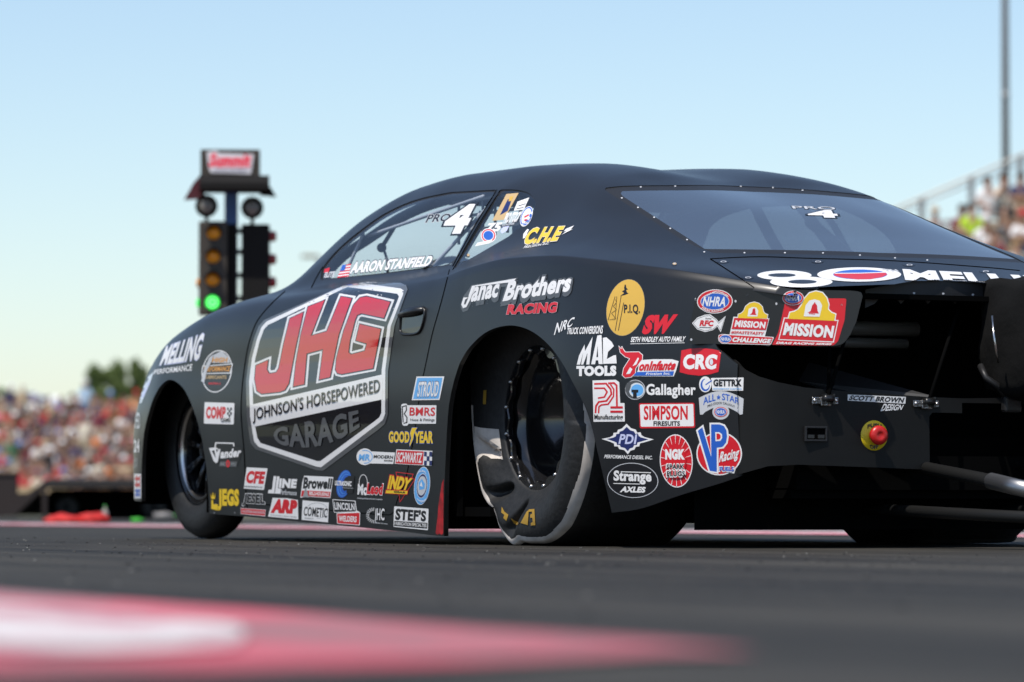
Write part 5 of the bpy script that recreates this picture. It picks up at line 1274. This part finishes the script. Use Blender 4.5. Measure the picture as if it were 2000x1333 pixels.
def cap_mesh():
    bm = bmesh.new(); lathe(bm, [(0,.885),(.05,.875),(.083,.84),(.093,.79),(.093,.755)], (0,.035,0), (0,0,1), 16)
    r = [bm.verts.new((math.sin(a)*.075, .10 + math.cos(a)*q, .775 - .0*q)) for a, q in ((-1.3,.02),(-.9,.08),(0,.115),(.9,.08),(1.3,.02))]; bm.faces.new(r)
    me = bpy.data.meshes.new("cap"); bm.to_mesh(me); bm.free(); me.materials.append(M_SHOE); return me
def hair_mesh(long):
    bm = bmesh.new(); lathe(bm, [(0,.868),(.05,.858),(.085,.82),(.095,.77),(.090,.72),(.07,.66)] + ([(.09,.56),(.06,.50)] if long else []), (0,.022,0), (0,0,1), 16)
    for v in bm.verts:
        if v.co.z < .80 and v.co.y > .06: v.co.y = .06 + (v.co.y - .06) * .15; v.co.z = max(v.co.z, .80)
    me = bpy.data.meshes.new("hair"); bm.to_mesh(me); bm.free(); me.materials.append(M_SHOE); return me
CAPM, HAIRM, LONGM = cap_mesh(), hair_mesh(False), hair_mesh(True)
prng = random.Random(77)
def person(loc, rz, pose, top, legs, head, label, group, lean=0.0, sc=1.0):
    sit, me = PM[pose]
    o = bpy.data.objects.new("person", me); COL.objects.link(o); o.location = loc; o.rotation_euler = (lean, 0, rz); o.scale = (sc, sc, sc)
    for i, m in enumerate((prng.choice(SKIN[:2] if prng.random() < .88 else SKIN), CL[top], CL[legs], M_SHOE)):
        o.material_slots[i].link = 'OBJECT'; o.material_slots[i].material = m
    tag(o, label, "person", group)
    kind, c = head
    h = bpy.data.objects.new("cap" if kind == "cap" else "hair", {"cap": CAPM, "hair": HAIRM, "long": LONGM}[kind]); COL.objects.link(h); h.parent = o
    h.material_slots[0].link = 'OBJECT'; h.material_slots[0].material = CL[c] if kind == "cap" else HAIR[c]
    return o
ORD = ["first","second","third","fourth","fifth","sixth","seventh","eighth","ninth","tenth","eleventh","twelfth","thirteenth","fourteenth","fifteenth","sixteenth","seventeenth","eighteenth","nineteenth","twentieth","21st","22nd","23rd","24th","25th","26th","27th","28th"]
TOPS = ["white"]*7 + ["black"]*8 + ["navy"]*4 + ["red"]*9 + ["grey"]*4 + ["maroon"]*8 + ["blue"] + ["pink"]*3 + ["orange"]*3 + ["tan"]*4 + ["pale blue"]*3 + ["charcoal"]*6 + ["cream"]*3 + ["purple"] + ["green"]
LEGS = ["denim","khaki","charcoal","black","tan","navy","grey","cream"]
CAPS = ["white","white","red","black","navy","tan","grey","blue","cream"]

M_CONC = mat("stand_concrete", (.40, .32, .22), rough=.9, noise=.2, scale=1.5); M_PLANK = mat("bench_aluminium", (.40, .39, .37), rough=.5, noise=.1, scale=2); M_RAIL = mat("rail_galvanised", (.38, .38, .37), rough=.45, metal=.4)
# ---- far stand on the left
SO = Vector(at_depth((130, 990), 122)); SO.z = 0
SA = R(17)                                          # heading of the rows
st = tag(empty("grandstand", SO, SA), "low stepped spectator stand far off at the left, its rows full of people", "grandstand")
NROW, RZ0, RDZ, RDY = 9, .44, .315, .85
XA, XB = -6.0, 20.0
for r in range(NROW):
    bm = bmesh.new(); box(bm, ((XA+XB)/2, -RDY*r - .35, (RZ0 + RDZ*r - .42)/2), (XB - XA, RDY - .004, RZ0 + RDZ*r - .42)); bm_obj("tier", bm, M_CONC, st)
    bm = bmesh.new(); box(bm, ((XA+XB)/2, -RDY*r - .25, RZ0 + RDZ*r - .03), (XB - XA, .28, .04), bevel=.006); bm_obj("bench", bm, M_PLANK, st)
ca, sa = math.cos(SA), math.sin(SA)
for r in range(NROW):
    u = XA + .3 + prng.random() * .4; k = 0
    while u < XB - .3:
        v = -RDY*r - .25; pxx = project([(SO.x + u*ca - v*sa, SO.y + u*sa + v*ca, 1.5)])[0][0]
        if -25 < pxx < 310 and prng.random() < .95:
            stand = (r == NROW - 1 and prng.random() < .3) or prng.random() < .03
            pose = "standing" if stand else prng.choice(list(POSES)[:3])
            top, leg = prng.choice(TOPS), prng.choice(LEGS)
            q = prng.random(); head = ("cap", prng.choice(CAPS)) if q < .5 else (("hair", prng.choice(list(HAIR))) if q < .8 else ("long", prng.choice(list(HAIR))))
            v = -RDY*r - .25; z = RZ0 + RDZ*r + (.42 if stand else 0)
            x, y = SO.x + u*ca - v*sa, SO.y + u*sa + v*ca
            hd = "%s cap" % head[1] if head[0] == "cap" else ("%s hair" % head[1] if head[0] == "hair" else "long %s hair" % head[1])
            person((x, y, z - .02), math.atan2(CAM.y - y, CAM.x - x) - math.pi/2 + prng.uniform(-.6, .6), pose, top, leg, head, "%s, %s top, %s, left stand %s row, %s from near end" % ("standing" if stand else "seated", top, hd, ORD[r], ORD[k]), "spectators in the left stand", prng.uniform(-.06, .06), prng.uniform(.92, 1.05)); k += 1
        u += prng.uniform(.58, .74)
# ---- nearer stand on the right, seen above the tail of the car
SX, SY = 64.5, -38.0
rs = tag(empty("grandstand", (52, SY, 0)), "tall stepped spectator stand at the right edge with a sloping end rail", "grandstand")
def row_y(k): return -31.0 - .95 * k
def row_z(k): return 5.65 - .78 + .417 * (-38 - row_y(k))      # seat height
for k in range(0, 15):
    bm = bmesh.new(); box(bm, (0, row_y(k) - .40 - SY, (row_z(k) - .42)/2), (24, .946, row_z(k) - .42)); bm_obj("tier", bm, M_CONC, rs)
    bm = bmesh.new(); box(bm, (0, row_y(k) - .02 - SY, row_z(k) - .03), (24, .30, .05), bevel=.006); bm_obj("bench", bm, M_PLANK, rs)
RX = 65.2
bm = bmesh.new(); tube(bm, [on_x((1740,412), RX) - np.array([52, SY, 0]), on_x((2060,275), RX) - np.array([52, SY, 0])], .034, 8); bm_obj("end_rail", bm, mat("rail_cream", (.62,.58,.50), rough=.5), rs)
bm = bmesh.new(); tube(bm, [on_x((1740,424), RX) - np.array([52, SY, 0]), on_x((2060,290), RX) - np.array([52, SY, 0])], .025, 8); bm_obj("end_rail", bm, M_RAIL, rs)
for px, top in ((1800, 386), (1897, 345), (1993, 303)):
    e = on_x((px, top), RX) - np.array([52, SY, 0]); bm = bmesh.new(); box(bm, (e[0], e[1], (e[2] + 1.5)/2), (.10, .10, e[2] - 1.5)); bm_obj("rail_post", bm, M_RAIL, rs)
def stand_person(px, py_head, pose, top, legs, head, label, turn=0.0, dz=0.0):
    # which row has its heads at this height in line with that direction
    best = None
    for k in range(15):
        y = row_y(k); e = on_y((px, py_head), y); d = abs(e[2] - (row_z(k) + .75 + dz))
        if best is None or d < best[0]: best = (d, k, e)
    _, k, e = best
    y = row_y(k); z = row_z(k) - .02 + dz
    person((e[0], y, z), math.atan2(CAM.y - y, CAM.x - e[0]) - math.pi/2 + turn, pose, top, legs, head, label, "spectators in the right stand")
P3 = list(POSES)
for a in ((1897,398,P3[0],"lime","black",("hair","dark"),"spectator in a bright lime yellow shirt seated in the right stand",.2),
          (1928,362,P3[0],"white","grey",("hair","dark"),"dark haired spectator in a white shirt seated behind the lime shirt",.3),
          (1958,358,P3[2],"cream","black",("hair","brown"),"spectator in a cream top and black trousers, hand at face, right stand",.4),
          (1993,345,P3[1],"navy","tan",("hair","dark"),"spectator in a navy top seated highest at the photo's right edge",.2),
          (1880,408,P3[1],"maroon","denim",("hair","dark"),"spectator in a maroon top seated left of the lime shirt",-.2),
          (1925,432,P3[0],"white","khaki",("cap","white"),"white shirted spectator in a white cap below the lime shirt",.1),
          (1975,420,P3[0],"charcoal","khaki",("cap","black"),"black capped spectator in charcoal, seated in the right stand",-.2),
          (1998,412,P3[1],"white","denim",("cap","red"),"red capped spectator in a white top at the photo's right edge",.1),
          (1985,466,P3[0],"white","grey",("long","fair"),"spectator with long fair hair and a white top low in the right stand",.1),
          (1940,458,P3[2],"maroon","denim",("long","brown"),"spectator with long brown hair and a maroon top low in the right stand",.1),
          (1998,500,P3[2],"tan","khaki",("hair","grey"),"grey haired spectator in a tan top, lowest in the right stand",.1),
          (1826,412,P3[1],"grey","denim",("cap","tan"),"tan capped spectator just showing over the car roof",.0)): stand_person(*a)

# ---- light pole by the right stand, lamp post far behind the windscreen
lp = Vector(at_depth((1967, 900), 92)); lp.z = 0
pole = tag(empty("light_pole", lp), "tall dark grey light pole rising behind the right stand", "light pole")
bm = bmesh.new(); tube(bm, [(0,0,0), (0,0,9), (-.02,0,18)], [.10,.085,.06], 14); bm_obj("shaft", bm, mat("pole_grey", (.085,.08,.075), rough=.6), pole)
for z in (6.0, 9.4):
    bm = bmesh.new(); lathe(bm, [(.088,-.06),(.10,-.05),(.10,.05),(.088,.06)], (0,0,z), (0,0,1), 14); bm_obj("pole_collar", bm, M_RAIL, pole)
bm = bmesh.new(); box(bm, (0,0,18), (1.8,.1,.1)); box(bm, (.6,0,18.2), (.5,.35,.35)); box(bm, (-.6,0,18.2), (.5,.35,.35)); bm_obj("lamp_head", bm, M_RAIL, pole)
fp = Vector(at_depth((604, 900), 150)); fp.z = 0; zt = at_depth((604, 500), 150)[2]
post = tag(empty("lamp_post", fp, toward(fp)), "far lamp post whose tan head shows just left of the windscreen pillar", "lamp post")
bm = bmesh.new(); tube(bm, [(.35,0,0), (.35,0,zt)], [.09,.06], 10); bm_obj("shaft", bm, M_RAIL, post)
bm = bmesh.new(); box(bm, (0,0,zt), (.62,.34,.13), bevel=.04); bm_obj("lamp_head", bm, mat("lamp_tan", (.30,.25,.18), rough=.6), post)

# ---- trees and tents beyond the stand
LEAF = [mat("leaf_%s" % n, c, rough=.8, spec=.2) for n, c in (("deep", (.09,.13,.042)), ("mid", (.14,.19,.06)), ("light", (.19,.24,.085)))]
BARK = mat("bark", (.09,.07,.05), rough=.9)
def broadleaf(px, top, dep, w_px, label, seed):
    g = random.Random(seed); b = Vector(at_depth((px, 900), dep)); b.z = 0; H_ = at_depth((px, top), dep)[2]; W_ = w_px * dep / F_PX / 2
    t = tag(empty("broadleaf_tree", b), label, "tree", "trees beyond the stand")
    bm = bmesh.new(); tube(bm, [(0,0,0), (.05,.02,H_*.4), (.0,.05,H_*.75)], [.22,.15,.06], 8)
    cl = []
    for k in range(38):
        a = g.uniform(0, 6.28); u = g.random()**.5; zc = H_ * g.uniform(.45, .93); k_ = 1 - .55 * abs(zc / H_ - .62) / .35
        c = Vector((math.cos(a)*W_*.72*u*k_, math.sin(a)*W_*.72*u*k_, zc)); cl.append((c, W_ * g.uniform(.22, .40)))
        if k % 3 == 0: tube(bm, [(0,.03,H_*.42), c*.6 + Vector((0,0,H_*.2)), c], [.07,.05,.02], 5)
    bm_obj("trunk", bm, BARK, t)
    V, Fs, mi = [], [], []
    for c, r in cl:
        for _ in range(110):
            d = Vector((g.gauss(0,1), g.gauss(0,1), g.gauss(0,.8))).normalized() * r * g.uniform(.45, 1.05); p = c + d
            a, b2 = Vector((g.gauss(0,1), g.gauss(0,1), g.gauss(0,1))).normalized(), Vector((g.gauss(0,1), g.gauss(0,1), g.gauss(0,1))).normalized(); s = g.uniform(.10,.20)
            n = len(V); V += [p - a*s, p + b2*s*.6, p + a*s, p - b2*s*.6]; Fs.append((n, n+1, n+2, n+3)); mi.append(g.choice((0,0,1,1,1,2)))
    mesh_obj("crown", V, Fs, LEAF, t, fmat=mi)
broadleaf(190, 700, 262, 84, "leftmost of the three round green trees behind the crowd", 1); broadleaf(228, 688, 268, 84, "middle one of the three round green trees behind the crowd", 2); broadleaf(270, 690, 262, 80, "rightmost of the three round green trees behind the crowd, by the car nose", 3)
broadleaf(-4, 752, 300, 90, "dark green tree at the photo's left edge above the crowd", 4); broadleaf(28, 776, 290, 40, "small green tree right of the tree at the left edge", 5)
def tent(px, top, dep, w_px, m, label):
    b = Vector(at_depth((px, 900), dep)); b.z = 0; h = at_depth((px, top), dep)[2]; w = w_px * dep / F_PX / 2
    t = tag(empty("canopy_tent", b, .4), label, "tent", "tents behind the stand")
    bm = bmesh.new(); e = h - w * .62; a = [bm.verts.new((sx*w, sy*w, e)) for sx, sy in ((-1,-1),(1,-1),(1,1),(-1,1))]; v = [bm.verts.new((sx*w, sy*w, e - .3)) for sx, sy in ((-1,-1),(1,-1),(1,1),(-1,1))]; p = bm.verts.new((0,0,h))
    for i in range(4): bm.faces.new((a[i], a[(i+1) % 4], p)); bm.faces.new((a[i], v[i], v[(i+1) % 4], a[(i+1) % 4]))
    bm_obj("canopy", bm, m, t)
    for sx, sy in ((-1,-1),(1,-1),(1,1),(-1,1)):
        bm = bmesh.new(); tube(bm, [(sx*w*.97, sy*w*.97, 0), (sx*w*.97, sy*w*.97, e)], .04, 6); bm_obj("tent_leg", bm, M_RAIL, t)
M_TW = mat("tent_white", (.78,.78,.78), rough=.8)
tent(63, 766, 380, 44, mat("tent_navy", (.035,.05,.20), rough=.8), "navy blue peaked tent above the crowd at the left")
for k, (px, top, w) in enumerate(((108, 772, 34), (152, 775, 32), (180, 772, 30), (236, 761, 44), (270, 768, 30))): tent(px, top, 330, w, M_TW, "white peaked tent behind the crowd, %s white tent from the left" % ORD[k])

# ---- dark flatbed trailer, crate, bags and bottles across the track
M_DBRN = mat("dark_brown_steel", (.020, .012, .010), rough=.7); D = 40.0
def place(px, py, d):
    p = Vector(at_depth((px, py), d)); return p
tb_ = place(210, 1010, D); tb_.z = 0
tr = tag(empty("flatbed_trailer", tb_, toward(tb_)), "long low black flatbed trailer with a sloping ramp below the crowd", "trailer")
kk = F_PX / D
def tx(px): return (px - 210) / kk
def tz(py): return (990 - py) / kk + .121
bm = bmesh.new(); box(bm, (tx(240), .45, tz(945)), (tx(390) - tx(90), 1.1, tz(936) - tz(954)), bevel=.01); bm_obj("deck", bm, mat("trailer_deck", (.022,.018,.016), rough=.6), tr)
bm = bmesh.new(); box(bm, (tx(242), .8, tz(985)), (tx(388) - tx(96), .5, tz(954) - tz(1013))); bm_obj("chassis", bm, M_VOID, tr)
bm = bmesh.new()
rp = [(90, 938), (90, 950), (30, 1008), (-40, 1012), (-40, 1000), (25, 985)]
a = [bm.verts.new((tx(x), .0, tz(y))) for x, y in rp]; b = [bm.verts.new((tx(x), 1.0, tz(y))) for x, y in rp]
bm.faces.new(a); bm.faces.new(b[::-1])
for i in range(len(a)): bm.faces.new((a[i], a[i-1], b[i-1], b[i]))
box(bm, (tx(30), .9, tz(985)), (tx(90) - tx(-40), .1, tz(968) - tz(1012)))
bm_obj("ramp", bm, M_DBRN, tr)
bm = bmesh.new(); box(bm, (tx(88), -.06, tz(978)), (.045, .05, tz(938) - tz(1016)), bevel=.005); bm_obj("corner_post", bm, M_DBRN, tr)
for px in (130, 300):
    bm = bmesh.new(); lathe(bm, [(.03,-.06),(.10,-.06),(.115,-.03),(.115,.03),(.10,.06),(.03,.06)], (tx(px), .35, .115), (0,1,0), 24); bm_obj("trailer_wheel", bm, M_RUBBER, tr, smooth=True)
cb = place(2, 1000, 44); cb.z = 0
cr = tag(empty("equipment_crate", cb, toward(cb)), "dark brown crate standing at the photo's left edge below the crowd", "crate")
bm = bmesh.new(); box(bm, (0, .2, .235), (.36, .4, .44), bevel=.015); bm_obj("crate_body", bm, M_DBRN, cr)
bm = bmesh.new(); box(bm, (0, .2, .47), (.39, .43, .03), bevel=.008); bm_obj("crate_lid", bm, M_DBRN, cr)
# sunlit sand bank between crate and ramp
bm = bmesh.new(); bk = place(52, 1000, 60); d_ = [(-.55,0,0),(.5,0,0),(.62,0,.48),(.2,0,.44),(-.45,0,.36)]
a = [bm.verts.new(p) for p in d_]; b = [bm.verts.new((x, 3, z)) for x, y, z in d_]; bm.faces.new(a); bm.faces.new(b[::-1])
for i in range(5): bm.faces.new((a[i], a[i-1], b[i-1], b[i]))
sb_ = bm_obj("sand_bank", bm, mat("sand", (.46,.34,.20), rough=.95, noise=.2, scale=6)); sb_.location = (bk.x, bk.y, 0); sb_.rotation_euler.z = toward(bk); tag(sb_, kind='structure')
M_BAG = mat("red_nylon", (.50,.015,.012), rough=.7, bump=.3, scale=30)
def lump(name, px, py, d, sx, sy, sz, m, label, cat, seed, group=None):
    g = random.Random(seed); bm = bmesh.new(); bmesh.ops.create_icosphere(bm, subdivisions=4, radius=1)
    for v in bm.verts:
        p = v.co; q = 1 + .10*math.sin(4*p.x + seed) * math.cos(5*p.y) + .06*math.sin(9*p.x + 7*p.z + seed)
        v.co = Vector((p.x*sx*q, p.y*sy*q, max(p.z, -.35)*sz*q + .35*sz))
    o = bm_obj(name, bm, m, smooth=True); b = place(px, py, d); o.location = (b.x, b.y, 0); o.rotation_euler.z = toward(b); return tag(o, label, cat, group)
lump("red_bag", 124, 1010, 30, .150, .09, .050, M_BAG, "left one of two red sagging bags on the track edge by the trailer", "bag", 2, "red bags by the trailer")
lump("red_bag", 182, 1010, 30, .115, .08, .060, M_BAG, "right one of two red sagging bags on the track edge by the trailer", "bag", 5, "red bags by the trailer")
def bottle(px, d, h, m, label, lying=False):
    b = place(px, 1000, d); t = tag(empty("bottle", (b.x, b.y, 0), toward(b)), label, "bottle", "bottles by the trailer")
    bm = bmesh.new(); ax = (1,0,.05) if lying else (0,0,1); o = (0,0,h*.17) if lying else (0,0,0); lathe(bm, [(0,0),(h*.17,.0),(h*.17,h*.62),(h*.06,h*.82),(h*.06,h*.9)], o, ax, 16); bm_obj("bottle_body", bm, m, t, smooth=True)
    bm = bmesh.new(); lathe(bm, [(h*.07,h*.9),(h*.07,h),(0,h)], o, ax, 12); bm_obj("bottle_cap", bm, mat("bottle_cap", (.05,.35,.06), rough=.5), t)
bottle(205, 31, .13, mat("bottle_pale", (.42,.36,.32), rough=.4), "pale upright bottle beside the right red bag"); bottle(256, 31, .10, mat("bottle_green", (.06,.50,.04), rough=.4), "small bright green bottle on the track edge under the trailer", True); bottle(300, 36, .20, mat("bottle_grey", (.20,.19,.18), rough=.4), "grey lying bottle under the trailer by the front wheel", True)
